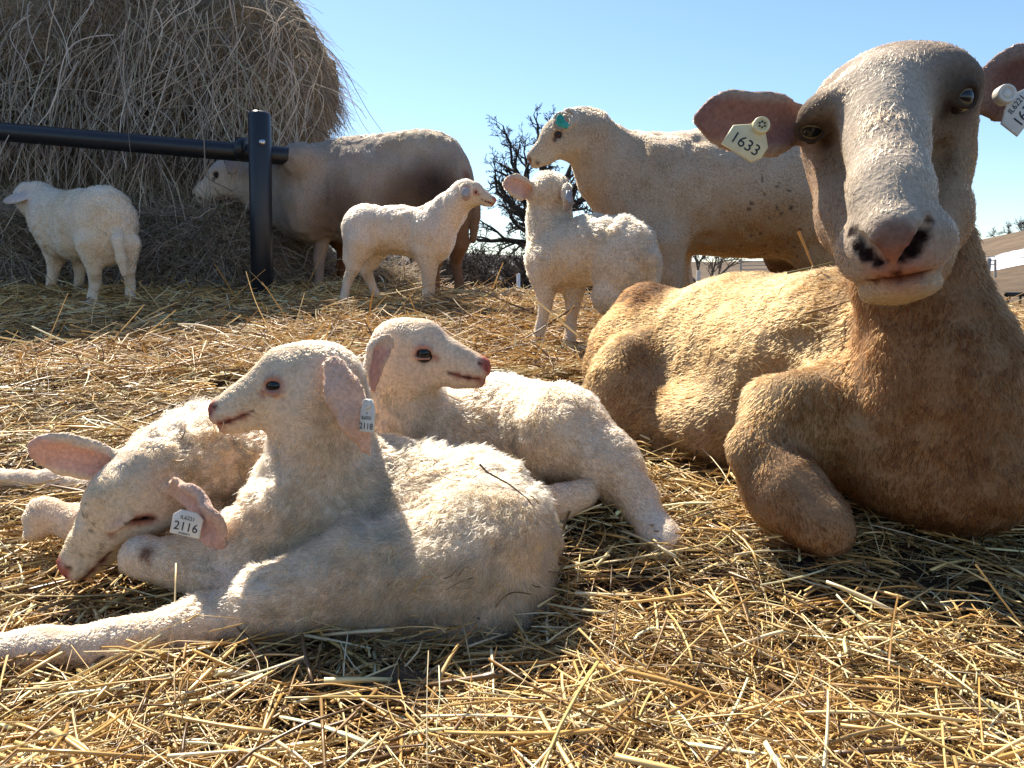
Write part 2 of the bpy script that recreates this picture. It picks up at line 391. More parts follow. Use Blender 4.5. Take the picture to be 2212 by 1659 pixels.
def lamb_head(b, O, N, up, parent, col=None, pink=1.0, ln=.005, eyes=(1, -1), eye_r=.084, W=1.0, shut=False):
    L = np.linalg.norm(N - O); x = (N - O) / L; y = unit(np.cross(up, x)); z = np.cross(x, y)
    T = lambda a, q, c: O + L * (a * x + q * W * y + c * z)
    Rm = np.stack([x, y, z], 1); fl = tuple(-x + .25 * z); K = .09 * L
    kw = dict(col=col, ln=ln, flow=fl)
    el = lambda c, r, k=K, **q: b.ell(T(*c), (r[0] * L, r[1] * L * W, r[2] * L), k, Rm, **{**kw, **q})
    cp = lambda a, c, ra, rb, k=K, **q: b.cap(T(*a), T(*c), ra * L, rb * L, k, **{**kw, **q})
    el((.23, 0, .08), (.24, .19, .23))
    el((.40, 0, .15), (.2, .155, .17))
    cp((.44, 0, .15), (.87, 0, .0), .15, .106)
    cp((.40, 0, -.09), (.90, 0, -.10), .155, .080)
    for s in (1, -1):
        el((.38, s * .095, -.08), (.17, .085, .15))
        el((.44, s * .135, .13), (.1, .045, .05), .05 * L)
        el((.62, s * .078, .0), (.2, .06, .09), .06 * L)
        cp((.80, s * .056, -.055), (.955, s * .04, -.05), .066, .062, .03 * L, ln=.003)
    cp((.945, -.03, .0), (.945, .03, .0), .074, .074, .03 * L, ln=.0012)
    cp((.74, 0, -.14), (.925, 0, -.135), .08, .058, .03 * L, ln=.0035)
    b.paint(T(1.0, 0, .01), .125 * L, (.50, .20, .16), .0006, .5)
    b.paint(T(.97, 0, -.12), .105 * L, (.48, .24, .19), .001, .8)
    for s in (1, -1):
        out = unit(s * y * 1.0 + x * .22 + z * .10); e = b.proj(T(.485, s * .1, .075), out, .12)
        if s in eyes or shut:
            b.eye(parent, e, out, x + .12 * z, eye_r * L, M_EYE_LAMB, .54, (.52, .31, .25), (.72, .58), 1.3, col, lid=.2, shut=shut) if not shut else b.eye(parent, e, out, x + .12 * z, eye_r * L, None, .62, (.62, .46, .36), (.1, .5), 1.1, col, lid=.3, shut=True)
            if shut:
                c = e - .15 * z * L * .3
                b.cap(e + L * (.07 * x - .045 * z), e - L * (.08 * x + .03 * z), .008 * L, .008 * L, .004, op=-1)
                for q in (-.07, -.03, .01, .05): b.paint(e + L * (q * x - .04 * z), .022 * L, (.05, .025, .02), .0006, .6)
            b.paint(e + L * (.105 * x - .035 * z), .05 * L, (.40, .17, .14), .001, .9)
        # nostril slit
        nn = unit(x + s * .55 * y + .15 * z); p0, p1 = b.proj(T(.93, s * .025, -.01), nn, .2), b.proj(T(.92, s * .07, .035), nn, .2)
        b.cap(p0, p1, .018 * L, .025 * L, .012 * L, op=-1)
        b.paint(p1, .036 * L, (.06, .02, .02), .0004, .6); b.paint(p0, .024 * L, (.10, .03, .03), .0004, .6)
        # mouth line
        ms = [b.proj(T(a, 0, c), unit(x * wx + s * y * wy), .2) for a, c, wx, wy in ((.8, -.095, 1, .05), (.8, -.095, 1, .6), (.86, -.09, .15, 1), (.78, -.078, 0, 1), (.70, -.06, 0, 1))]
        for p, q in zip(ms[:-1], ms[1:]): b.cap(p, q, .011 * L, .009 * L, .008 * L, op=-1)
        for p in ms[1:4]: b.paint(p, .06 * L, (.46, .22, .17), .0008, .9)
        for p in ms[:4]: b.paint(p, .022 * L, (.16, .05, .045), .0004, .8)
        for p, q in zip(ms[1:-1], ms[2:]):
            for f_ in (0, .25, .5, .75, 1): b.paint(p + (q - p) * f_, .021 * L, (.17, .06, .05), .0004, .8)
    return T, (x, y, z, L)

def ear(b, pts, normal, w, th=.25, col=None, inner=(.6, .33, .27), ln=.004, k=.008, cup=True, dent=.55, pnt=True):
    """pts: world points along the ear, w: half width (m) per point; normal: the way the inner face looks"""
    n = unit(A(*normal)); m = len(pts)
    for i in range(m - 1):
        b.cap(pts[i], pts[i + 1], w[i], w[i + 1], k, n=n, f=th, col=col, ln=ln)
    if cup:
        for i in range(m - 1):
            off = n * max(w) * dent * .5
            b.cap(A(*pts[i]) * .9 + A(*pts[i + 1]) * .1 + off, A(*pts[i]) * .15 + A(*pts[i + 1]) * .85 + off, w[i] * .72, w[i + 1] * .66, .004, n=n, f=th * 1.5, op=-1, col=inner, ln=.001)
    if pnt: b._earpaint = getattr(b, '_earpaint', []) + [([A(*p) for p in pts], n, max(w), inner)]
def finish_ears(b):
    for pts, n, w, inner in getattr(b, '_earpaint', []):
        d = np.full(len(b.V), 9.)
        for p, q in zip(pts[:-1], pts[1:]):
            ba = q - p; t = np.clip(((b.V - p) @ ba) / (ba @ ba), 0, 1); e = b.V - p - t[:, None] * ba
            e = e - .3 * (e @ n)[:, None] * n; d = np.minimum(d, np.linalg.norm(e, axis=1))
        wgt = (1 - sstep(.55 * w, .95 * w, d)) * sstep(.15, .6, b.N @ n)
        wgt *= sstep(.2, .5, ((b.V - pts[0]) @ (pts[-1] - pts[0])) / ((pts[-1] - pts[0]) @ (pts[-1] - pts[0])) + .25)
        b.C = b.C * (1 - wgt[:, None]) + A(*inner) * wgt[:, None]; b.L = b.L * (1 - .75 * wgt)

def text_obj(txt, size, mat, parent, M, name='number'):
    cu = bpy.data.curves.new(name, 'FONT'); cu.body = txt; cu.size = size; cu.align_x = 'CENTER'; cu.align_y = 'CENTER'; cu.extrude = .0001; cu.resolution_u = 3
    cu.materials.append(mat); q = bpy.data.objects.new(name + '_curve', cu); COL.objects.link(q)
    me = bpy.data.meshes.new_from_object(q.evaluated_get(bpy.context.evaluated_depsgraph_get())); bpy.data.objects.remove(q); bpy.data.curves.remove(cu)
    me.name = name; o = bpy.data.objects.new(name, me); put(o, parent); o.matrix_basis = M; return o
M_INK = mat_plain('ink', (.015, .015, .02), .5)
M_TAGY = mat_plain('yellow_tag_plastic', (.70, .61, .36), .45, .28, 60, .1)
M_TAGW = mat_plain('white_tag_plastic', (.68, .64, .55), .45, .25, 60, .1)
M_TAGG = mat_plain('grey_tag_plastic', (.3, .31, .34), .5, .2, 120)
M_TAGT = mat_plain('teal_tag_plastic', (.02, .33, .30), .4, .2, 120)
def ear_tag(parent, c, x, y, outline, mat, button=None, br=.008, th=.0022, lines=(), ink=None):
    """outline in metres in the tag's own plane (x right, y up), z = x cross y faces the viewer"""
    x, y = unit(x), A(*y); y = unit(y - (y @ x) * x); z = np.cross(x, y)
    o2 = np.array(outline, float); n = len(o2); cen = o2.mean(0)
    rings = [(1.0, -th), (1.03, -th * .6), (1.03, th * .6), (.97, th)]
    V = np.concatenate([np.c_[(o2 - cen) * s + cen, np.full(n, zz)] for s, zz in rings] + [np.c_[[cen], [-th]], np.c_[[cen], [th]]])
    Q, Tn = [], []
    for k in range(3):
        for i in range(n): Q.append((k * n + i, k * n + (i + 1) % n, (k + 1) * n + (i + 1) % n, (k + 1) * n + i))
    for i in range(n): Tn.append((4 * n, (i + 1) % n, i)); Tn.append((4 * n + 1, 3 * n + i, 3 * n + (i + 1) % n))
    o = mesh_np('ear_tag', V, [np.array(Q), np.array(Tn)], mat, None, False, link=False); put(o, parent); M = frame_mat(c, x, y, z); o.matrix_basis = M
    if button is not None:
        bx, by = button; prof = [(0, .004 * br / .008 + th), (.45, .0045 * br / .008 + th), (.5, .003 * br / .008 + th), (.62, .003 * br / .008 + th), (.68, .005 * br / .008 + th), (.92, .005 * br / .008 + th), (1, .003 * br / .008 + th), (1, -th * 2)]
        V, Q = [], []
        for r_, z_ in prof:
            for i in range(20): V.append((bx + br * r_ * math.cos(i * math.pi / 10), by + br * r_ * math.sin(i * math.pi / 10), z_))
        for k in range(len(prof) - 1):
            for i in range(20): Q.append((k * 20 + i, (k + 1) * 20 + i, (k + 1) * 20 + (i + 1) % 20, k * 20 + (i + 1) % 20))
        bo = mesh_np('button', A(*V), [np.array(Q)], mat, None, True, link=False); put(bo, o); bo.matrix_parent_inverse = Matrix.Identity(4)
        if lines and lines[0][0] == 'holes':
            dots = []
            for i in range(6):
                a = i * math.pi / 3; px_, py_ = bx + br * .34 * math.cos(a), by + br * .34 * math.sin(a)
                for q in range(6): pass
                dots.append((A([px_, py_, th + .0044 * br / .008], [px_, py_, th + .0052 * br / .008]), A(br * .12, br * .12)))
            ho = tubes2(dots, 'hole', M_INK); put(ho, o); ho.matrix_parent_inverse = Matrix.Identity(4)
    for ln in lines:
        if ln[0] == 'holes': continue
        txt, size, tx, ty, rot = ln
        t = text_obj(txt, size, ink or M_INK, o, Matrix.Translation((tx, ty, th + .0004)) @ Matrix.Rotation(R(rot), 4, 'Z'))
        t.matrix_parent_inverse = Matrix.Identity(4)
    return o
def tubes2(segs, name, mat):
    o = tubes(segs, name, mat, None, 8)
    COL.objects.unlink(o)
    # close the top of each dot
    bmv = np.empty(len(o.data.vertices) * 3, np.float32); o.data.vertices.foreach_get('co', bmv); V = bmv.reshape(-1, 3)
    caps = [[k * 16 + 8 + i for i in range(8)] for k in range(len(segs))]
    q = [[k * 16 + i, k * 16 + (i + 1) % 8, k * 16 + 8 + (i + 1) % 8, k * 16 + 8 + i] for k in range(len(segs)) for i in range(8)]
    return mesh_np(name, V, [np.array(q), np.array(caps)], mat, None, False, link=False)

ANIMALS = []
def animal(name, base, label, cat, group=None):
    o = empty(name, base); tag(o, label, cat, group); ANIMALS.append(o); return o
CREAM = (.745, .612, .485)
FWD = (0, 1, 0)

# ------------------------------------------------------------------ the sheep, lying ones first
def lamb_front():
    t = animal('lamb', P(850, 1400, .84), 'cream lamb lying curled in front, nose to the left, tag 2118 hanging from its ear', 'lamb', 'lambs resting on the straw')
    b = Body(.0042, CREAM, .017); b._earpaint = []
    O, N = P(752, 812, .885), P(456, 888, .855)
    T, fr = lamb_head(b, O, N, A(0, .05, 1) + CBACK * .05, t, (.75, .62, .48), ln=.005)
    b.chain([(705, 850, .89, 88), (690, 960, .90, 92), (690, 1060, .91, 112)], .03, ln=.011)
    b.chain([(700, 1085, .92, 118), (860, 1120, .93, 150), (985, 1150, .915, 182)], .05, flow=(1, 0, -.3))
    b.elp(1020, 1205, .90, 172, 190, .105, .05, 35, flow=(.8, 0, -.8))
    # near thigh and long hind leg reaching to the left
    b.elp(930, 1215, .83, 245, 120, .075, .04, -24, flow=(-1, -.2, -.4))
    b.chain([(760, 1240, .80, 105), (600, 1302, .775, 72), (430, 1352, .755, 57)], .035, ln=.012, flow=(-1, 0, -.3))
    b.chain([(430, 1352, .755, 57), (250, 1392, .735, 50), (90, 1402, .725, 42), (-60, 1408, .715, 40), (-110, 1412, .71, 38)], .02, ln=.006, flow=(-1, 0, -.3))
    b.elp(870, 1330, .83, 210, 80, .06, .04, 3, flow=(-.8, 0, -.5))
    b.elp(1050, 1310, .86, 120, 95, .07, .04, -25)
    # chest, shoulder and folded fore leg
    b.elp(640, 1110, .89, 95, 100, .06, .04)
    b.chain([(620, 1120, .87, 85), (520, 1180, .855, 62), (470, 1195, .85, 50)], .03, ln=.012)
    b.chain([(500, 1225, .84, 45), (400, 1215, .84, 46), (305, 1200, .84, 42)], .02, ln=.007)
    b.chain([(310, 1208, .835, 38), (440, 1250, .82, 34), (540, 1275, .81, 34)], .015, ln=.006)
    b.paint(P(320, 1195, .82), .014, (.3, .2, .14), None, .9)
    # ear hanging down the neck
    e0 = T(.22, fr[1] is None or 0, .12)
    side = -1 if fr[1][1] > 0 else 1
    e0 = T(.2, side * .2, .13)
    pts = [P(722, 792, .835), P(742, 850, .826), P(768, 905, .82), P(790, 968, .822)]
    ear(b, pts, CBACK * .9 + A(.5, 0, .1), [.0135, .0175, .015, .008], .3, (.74, .52, .40), ln=.005, cup=False, pnt=False)
    b.surface(); finish_ears(b); b.tint(.10, 22, 5, (.5, .9, 1.5)); b.tint(.07, 60, 6); b.lumps(.0045, 55)
    b.mesh('body', t)
    b.fur('wool', t, 130000, .0009, 5, .55, .65, 22, .009, .7, .14, 1.1, 3, cvar=.14)
    x = IV(.93, .06, 0) + CBACK * -.25; y = IV(.06, -1)
    ear_tag(t, P(794, 902, .812), IV(1, .06) + CBACK * .6, y, [(-.0095, -.015), (.0095, -.015), (.0095, .008), (.005, .019), (-.005, .019), (-.0095, .008)], M_TAGW, (0, .0145), .0055, .0012,
            (('2118', .0095, 0, -.0095, 0), ('IL6221', .0052, 0, -.0005, 0), ('e', .004, 0, .005, 0)))
    return t

def lamb_sleeping():
    t = animal('lamb', P(300, 1240, .90), 'cream lamb asleep with its nose in the straw, tag 2116 on its ear', 'lamb', 'lambs resting on the straw')
    b = Body(.0042, CREAM, .013)
    O, N = P(385, 1000, .905), P(137, 1232, .85)
    up = .72 * IV(-.77, -.63) + .72 * CBACK
    T, fr = lamb_head(b, O, N, up, t, (.72, .6, .46), ln=.005, eyes=(), W=1.16, shut=True)
    for q in ((290, 1124), (306, 1122), (322, 1119)): b.paint(b.hit(*q, .6, 1.3), .0125, (.45, .22, .17), .0008, .8)
    eh = [b.hit(*q, .6, 1.3) for q in ((276, 1131), (290, 1124), (306, 1120), (322, 1117), (338, 1119))]
    for i in range(4): b.cap(eh[i], eh[i + 1], .002, .002, .003, op=-1)
    for q in eh[:4] + [(eh[i] + eh[i + 1]) / 2 for i in range(4)]: b.paint(q, .0038, (.02, .012, .01), .0004, .6)
    b.chain([(390, 1010, .93, 100), (450, 1000, .98, 112), (560, 1000, 1.06, 120), (700, 1030, 1.1, 120)], .04, flow=(1, .4, -.2))
    b.elp(470, 1080, .98, 120, 90, .06, .04)
    b.chain([(300, 1150, .96, 50), (170, 1130, .95, 34), (95, 1108, .95, 30), (75, 1150, .94, 24)], .02, ln=.005)
    b.chain([(250, 1060, 1.1, 34), (120, 1040, 1.12, 24), (-60, 1030, 1.14, 20)], .02, ln=.005)
    # ears: one sticking out to the left, one drooping over the fore leg
    eL = [P(262, 1012, .895), P(205, 996, .885), P(140, 982, .875), P(92, 972, .87)]
    ear(b, eL, CBACK + IV(.1, .45), [.017, .0225, .024, .017], .26, None, (.78, .50, .40), ln=.003)
    eR = [P(392, 1062, .85), P(420, 1090, .828), P(446, 1132, .815), P(458, 1165, .815)]
    ear(b, eR, CBACK * .8 + IV(-.35, .5), [.02, .0245, .0245, .0165], .26, (.66, .5, .42), (.66, .46, .40), ln=.003)
    b.surface(); finish_ears(b); b.tint(.12, 22, 15, (.5, .9, 1.6)); b.lumps(.006, 75, 8)
    sp = fnoise(b.V * 150, 4)
    for c, r in ((T(.62, .0, .2), .045), (T(.75, .08, .1), .03), (T(.7, -.08, .1), .03)):
        w = (1 - sstep(.3, 1, np.linalg.norm(b.V - c, axis=1) / r)) * sstep(.25, .5, sp); b.C *= (1 - .6 * w)[:, None]
    b.mesh('body', t)
    b.fur('wool', t, 85000, .0009, 6, .5, .5, 24, .0095, .85, .3, 1.3, 4, cvar=.14)
    c = P(404, 1132, .812)
    ear_tag(t, c, IV(1, .22), IV(.2, -1) , [(-.016, -.0125), (.016, -.0125), (.016, .008), (.009, .014), (-.009, .014), (-.016, .008)], M_TAGW, None, .005, .0012,
            (('2116', .0135, 0, -.0035, 0), ('IL6221', .006, 0, .0065, 0), ('PROPERTY', .0028, 0, -.0108, 0)))
    return t

def lamb_behind():
    t = animal('lamb', P(1180, 1100, 1.08), 'cream lamb lying behind the others, looking right, one hind leg stretched out', 'lamb', 'lambs resting on the straw')
    b = Body(.0046, CREAM, .013)
    O, N = P(806, 762, 1.075), P(1054, 792, 1.04)
    T, fr = lamb_head(b, O, N, A(.05, -.08, 1), t, (.75, .61, .47), ln=.0045)
    b.chain([(860, 825, 1.09, 84), (878, 930, 1.11, 96), (900, 1010, 1.13, 115)], .03, ln=.011)
    b.chain([(930, 985, 1.16, 130), (1060, 950, 1.18, 130), (1190, 950, 1.15, 120)], .04, flow=(1, 0, -.3))
    b.elp(1000, 1080, 1.12, 150, 110, .07, .04)
    b.elp(1205, 945, 1.10, 120, 100, .07, .04, 30)
    b.chain([(1220, 930, 1.07, 92), (1310, 1000, 1.04, 62), (1375, 1075, 1.01, 44)], .025, ln=.009)
    b.chain([(1375, 1075, 1.01, 44), (1405, 1130, .985, 38), (1425, 1160, .965, 42), (1436, 1178, .95, 40)], .012, ln=.005)
    b.chain([(1130, 1120, 1.02, 40), (1210, 1085, 1.0, 36), (1258, 1068, .99, 32)], .015, ln=.006)
    b.chain([(1150, 1090, 1.02, 40), (1180, 1120, .99, 24)], .015, ln=.01)
    side = 1 if fr[1][1] < 0 else -1
    e0 = T(.2, side * .2, .12)
    pts = [P(838, 742, 1.01), P(815, 765, .995), P(806, 800, .99), P(806, 835, .995)]
    ear(b, pts, CBACK * .5 + A(1, 0, 0), [.015, .0175, .015, .009], .34, None, (.64, .42, .36), ln=.004)
    b.surface(); finish_ears(b); b.tint(.10, 22, 25, (.5, .9, 1.5)); b.lumps(.004, 55, 4)
    b.mesh('body', t)
    b.fur('wool', t, 85000, .001, 5, .55, .6, 22, .009, .7, .14, 1.1, 5, cvar=.14)
    h = Body(.003, HOOF, 0)
    h.chain([(1420, 1180, .945, 24), (1426, 1205, .93, 14)], .004); h.chain([(1452, 1176, .945, 24), (1462, 1198, .93, 14)], .004)
    h.surface(); ho = h.mesh('hoof', t)
    ear_tag(t, P(790, 800, 1.0), IV(.35, .1) + CBACK * -.9, IV(.12, -1), [(-.013, -.017), (.013, -.017), (.013, .012), (.006, .02), (-.006, .02), (-.013, .012)], mat_plain('brown_tag_plastic', (.36, .25, .15), .5, .2, 90), None)
    return t

def ewe_tan():
    t = animal('ewe', P(1800, 1130, 1.2), 'big tan ewe lying at the right facing the viewer, yellow ear tag 1633', 'ewe', 'ewes')
    TAN, FACE, NECK, WHT, HIP = (.475, .365, .245), (.41, .345, .285), (.40, .275, .175), (.56, .49, .41), (.26, .18, .12)
    b = Body(.0048, TAN, .011); b.deep = 2.5
    fk = dict(col=FACE, ln=.0065); U = tuple(IV(-.1, -1, .1))
    hk = dict(fk, flow=U)
    # skull and forehead
    b.elp(1915, 262, .92, 160, 128, .095, .03, -10, **hk)
    b.elp(1925, 218, .905, 132, 92, .085, .03, -8, **hk)
    b.cap(P(1905, 225, .845), P(1922, 420, .742), mpx(92, .845), mpx(74, .742), .025, **dict(hk, col=WHT))
    b.cap(P(1922, 420, .742), P(1934, 505, .70), mpx(74, .742), mpx(68, .70), .025, **dict(hk, col=WHT))
    for u0, u1, u2 in ((1806, 1844, 1872), (2016, 2012, 1990)):
        b.cap(P(u0, 330, .91), P(u1, 470, .85), mpx(62, .91), mpx(62, .85), .03, **dict(hk, col=(.45, .34, .25)))
        b.cap(P(u1, 470, .85), P(u2, 550, .79), mpx(62, .85), mpx(54, .79), .03, **dict(hk, col=(.47, .37, .29)))
    b.cap(P(1917, 385, .94), P(1938, 575, .81), mpx(150, .94), mpx(82, .81), .03, **dict(hk, col=(.48, .33, .19)))
    # muzzle, lips, chin
    b.elp(1935, 528, .738, 94, 62, .055, .02, -6, **hk)
    for u, v in ((1874, 545), (1990, 530)): b.elp(u, v, .742, 48, 58, .042, .02, **dict(hk, col=WHT))
    b.elp(1940, 578, .726, 76, 34, .042, .012, -6, **dict(hk, col=(.52, .34, .26), ln=.003))
    b.elp(1944, 624, .745, 72, 32, .046, .012, -6, **dict(hk, col=(.64, .54, .40), ln=.006))
    for (u, v), s in (((1768, 236), -1), ((2058, 172), 1)): b.elp(u, v, .865, 50, 30, .03, .02, -40 if s < 0 else 25, **hk)
    # tear groove below the eyes
    b.cap(P(1795, 330, .845), P(1832, 440, .80), .009, .006, .02, op=-1); b.cap(P(2030, 330, .855), P(2005, 430, .79), .009, .006, .02, op=-1)
    # eyes
    for (u, v), s in (((1752, 279), -1), ((2080, 210), 1)):
        h = b.hit(u, v, .6, 1.1); out = unit(b.grad(h) * .6 + CBACK * .7 + s * CRIGHT * .25); al = np.cross(CUP, out) + .2 * s * CUP
        b.eye(t, h, out, al, .0160, M_EYE_EWE, .46, (.12, .09, .07), (.78, .72), 1.2, (.14, .10, .07), .22)
        b.paint(b.hit(u - s * 34, v + 26, .6, 1.1), .016, (.12, .08, .06), .002, 1.)
    # nostrils, nose leather, lip groove, mouth
    for q, r_, c_ in (((1930, 520), .026, (.34, .22, .18)), ((1900, 548), .016, (.30, .17, .14)), ((1972, 538), .016, (.30, .17, .14)), ((1935, 552), .018, (.38, .18, .15)), ((1912, 532), .016, (.36, .19, .15)), ((1958, 524), .016, (.36, .19, .15)), ((1932, 508), .02, (.36, .25, .2)), ((1940, 590), .04, (.50, .29, .21))): b.paint(b.hit(*q, .5, 1.1), r_, c_, .0012 if 515 < q[1] < 560 else .003, .8)
    for pts_ in (((1848, 500), (1862, 526), (1884, 550), (1912, 568)), ((2012, 474), (2002, 508), (1984, 538), (1958, 560))):
        hs = [b.hit(*q, .5, 1.1) + A(0, .002, 0) for q in pts_]; rr_ = (.0035, .0075, .0085, .0045); hq = [h_ + A(0, .004, 0) for h_ in hs]
        for i in range(3): b.cap(hs[i], hs[i + 1], rr_[i], rr_[i + 1], .003, op=-1); b.cap(hq[i], hq[i + 1], rr_[i], rr_[i + 1], .003, op=-1)
        for q in hs: b.paint(q, .024, None, .0016, .6)
        for q, r_ in zip(hs, (.006, .009, .010, .006)): b.paint(q + A(0, .001, 0), r_, (.07, .038, .034), .0004, .5); b.paint(q + A(0, .010, 0), r_ * 1.05, (.05, .026, .024), .0004, .4)  # pit walls and floor painted dark, the nostrils' inner shade put into colour
    for q0, q1 in (((1936, 572), (1938, 590)), ((1938, 590), (1940, 603))): b.cap(b.hit(*q0, .5, 1.1), b.hit(*q1, .5, 1.1), .0022, .0022, .004, op=-1); b.paint(b.hit(*q1, .5, 1.1), .007, (.15, .06, .05), .001, .7)
    ml_ = [(1862, 616), (1885, 613), (1912, 608), (1940, 605), (1968, 601), (1992, 597), (2016, 592)]
    mh = [b.hit(*q, .5, 1.1) for q in ml_]
    for i in range(6): b.cap(mh[i], mh[i + 1], .0038, .0038, .004, op=-1)
    for q in mh[1:-1]: b.paint(q + A(0, 0, .003), .010, (.16, .06, .045), .0008, .8)
    # ears
    eL = [P(1742, 268, .91), P(1665, 268, .895), P(1575, 258, .885), P(1500, 256, .885)]
    ear(b, eL, CBACK + IV(.1, .25) * .6, [.022, .0305, .027, .008], .22, (.5, .4, .33), (.40, .25, .21), ln=.005, dent=.5)
    eR = [P(2100, 205, .92), P(2190, 180, .93), P(2290, 130, .95), P(2370, 90, .96)]
    ear(b, eR, CBACK + IV(.1, .5), [.024, .037, .033, .01], .22, (.42, .34, .3), (.30, .19, .17), ln=.005, dent=.6)
    # neck, chest
    nk = dict(col=NECK, ln=.012, flow=(0, .1, -1))
    b.cap(P(1950, 400, 1.0), P(1975, 600, .99), mpx(104, 1.0), mpx(112, .99), .03, **nk)
    b.cap(P(1975, 600, .99), P(2030, 800, .98), mpx(112, .99), mpx(148, .98), .04, **nk)
    b.cap(P(2030, 800, .98), P(2070, 985, .985), mpx(148, .98), mpx(172, .985), .05, **nk)
    b.elp(2160, 925, 1.14, 135, 215, .12, .05, 0, **dict(nk, col=WHT))
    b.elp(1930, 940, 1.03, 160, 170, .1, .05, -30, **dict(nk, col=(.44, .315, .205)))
    b.elp(2215, 1030, 1.06, 100, 150, .09, .05, 0, **nk)
    # barrel, loin, hip
    fb = (-.8, .8, -.5)
    b.cap(P(1820, 800, 1.2), P(1600, 800, 1.48), mpx(222, 1.2), mpx(192, 1.48), .06, flow=fb)
    b.cap(P(1600, 800, 1.48), P(1440, 810, 1.62), mpx(192, 1.48), mpx(165, 1.62), .06, flow=fb)
    b.elp(1400, 800, 1.56, 135, 150, .12, .05, 0, flow=fb, col=(.45, .335, .215))
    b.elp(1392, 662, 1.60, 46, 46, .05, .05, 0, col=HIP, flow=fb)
    b.elp(1350, 850, 1.42, 90, 130, .08, .05, 12, flow=(-.2, 0, -1), col=(.44, .33, .215))
    b.elp(1440, 930, 1.38, 110, 85, .08, .05, 5, flow=fb, col=(.48, .36, .23))
    b.elp(1600, 930, 1.28, 160, 100, .09, .06, 5, flow=fb, col=(.48, .375, .26))
    # shoulder and folded fore leg
    b.elp(1735, 900, 1.08, 135, 130, .08, .05, 30, flow=(-.6, 0, -1), col=(.48, .37, .25))
    b.chain([(1700, 900, 1.04, 115), (1628, 975, 1.0, 66)], .04, flow=(-.4, 0, -1))
    b.chain([(1632, 985, 1.0, 62), (1700, 1065, .96, 82), (1775, 1130, .92, 58), (1790, 1150, .92, 46)], .025, ln=.008, col=(.38, .275, .185), flow=(.5, 0, -1))
    b.chain([(1780, 1150, .93, 44), (1700, 1150, .99, 40), (1600, 1110, 1.1, 36)], .02, ln=.006, col=(.38, .25, .15))
    b.chain([(2215, 1100, 1.0, 60), (2290, 1160, .96, 50)], .03, ln=.008, col=(.2, .12, .08))
    # hollows behind the shoulder, before the hip and along the elbow
    b.cap(P(1735, 650, 1.02), P(1640, 850, 1.12), .02, .028, .07, op=-1); b.cap(P(1450, 655, 1.40), P(1400, 760, 1.36), .012, .02, .06, op=-1)
    b.cap(P(1860, 800, .86), P(1800, 1010, .84), .012, .02, .05, op=-1); b.cap(P(1560, 900, 1.05), P(1575, 1000, 1.02), .015, .02, .04, op=-1)
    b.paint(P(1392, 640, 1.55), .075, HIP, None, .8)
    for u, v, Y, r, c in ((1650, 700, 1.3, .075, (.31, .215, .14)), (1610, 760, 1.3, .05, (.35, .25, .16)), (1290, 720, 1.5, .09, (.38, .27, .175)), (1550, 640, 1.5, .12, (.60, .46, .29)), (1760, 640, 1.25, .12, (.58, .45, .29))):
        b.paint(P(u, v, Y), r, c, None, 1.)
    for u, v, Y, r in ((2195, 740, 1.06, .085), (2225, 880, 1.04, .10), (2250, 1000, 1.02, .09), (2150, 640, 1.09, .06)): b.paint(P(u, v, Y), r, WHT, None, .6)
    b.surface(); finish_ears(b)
    # white cape on the far side of the neck and the pale bridge of the nose
    w = sstep(.02, .09, (b.V - P(2110, 620, 1.1)) @ unit(A(.8, .45, .1))) * sstep(.75, .95, b.V[:, 1]) * (1 - sstep(.62, .72, b.V[:, 2] - 0.0)); b.C = b.C * (1 - w[:, None]) + A(*WHT) * w[:, None]
    b.tint(.11, 11, 31, (.8, 1, 1.1)); b.tint(.045, 45, 32); b.lumps(.0022, 48, 9)
    b.mesh('body', t)
    b.fur('wool', t, 280000, .0010, 4, .34, .24, 26, .006, .55, .05, 1., 6, jit=.22, cvar=.2)
    # yellow tag with handwritten number
    z0 = P(1618, 300, .845); ang = 32; cx, cy = math.cos(R(ang)), math.sin(R(ang)); x, y = IV(cx, cy), IV(cy, -cx)
    px = .845 / F
    ol = [(-42, -38), (30, -38), (42, -20), (42, 5), (18, 32), (-6, 32), (-42, 6)]
    ear_tag(t, z0, x, y, [(a * px, c * px) for a, c in ol], M_TAGY, (6 * px, 34 * px), 18 * px, .0016,
            (('holes',), ('1633', 34 * px, -1 * px, -15 * px, 0)))
    z1 = P(2200, 232, .88); ang = -52; cx, cy = math.cos(R(ang)), math.sin(R(ang)); x, y = IV(cx, cy), IV(cy, -cx); px = .88 / F
    ol = [(-48, -34), (52, -34), (52, 6), (20, 22), (16, 34), (-10, 34), (-14, 22), (-48, 8)]
    ear_tag(t, z1, x, y, [(a * px, c * px) for a, c in ol], M_TAGW, (0, 40 * px), 20 * px, .0016,
            (('1633', 32 * px, -2 * px, -18 * px, 0), ('IL6221', 17 * px, 0, 8 * px, 0)))
    return t

# ------------------------------------------------------------------ standing sheep
def std_finish(t, b, n, width, seed, curl=.1, clump=.01, segs=4, lift=.45, swirl=.5, amt=.09, lump=.003, lf=50, name='wool'):
    b.surface(); finish_ears(b); b.tint(amt, 20, seed, (.6, .9, 1.4)); b.lumps(lump, lf, seed); b.mesh('body', t)
    b.fur(name, t, n, width, segs, lift, swirl, 20, clump, .7, curl, 1.1, seed, cvar=.1)

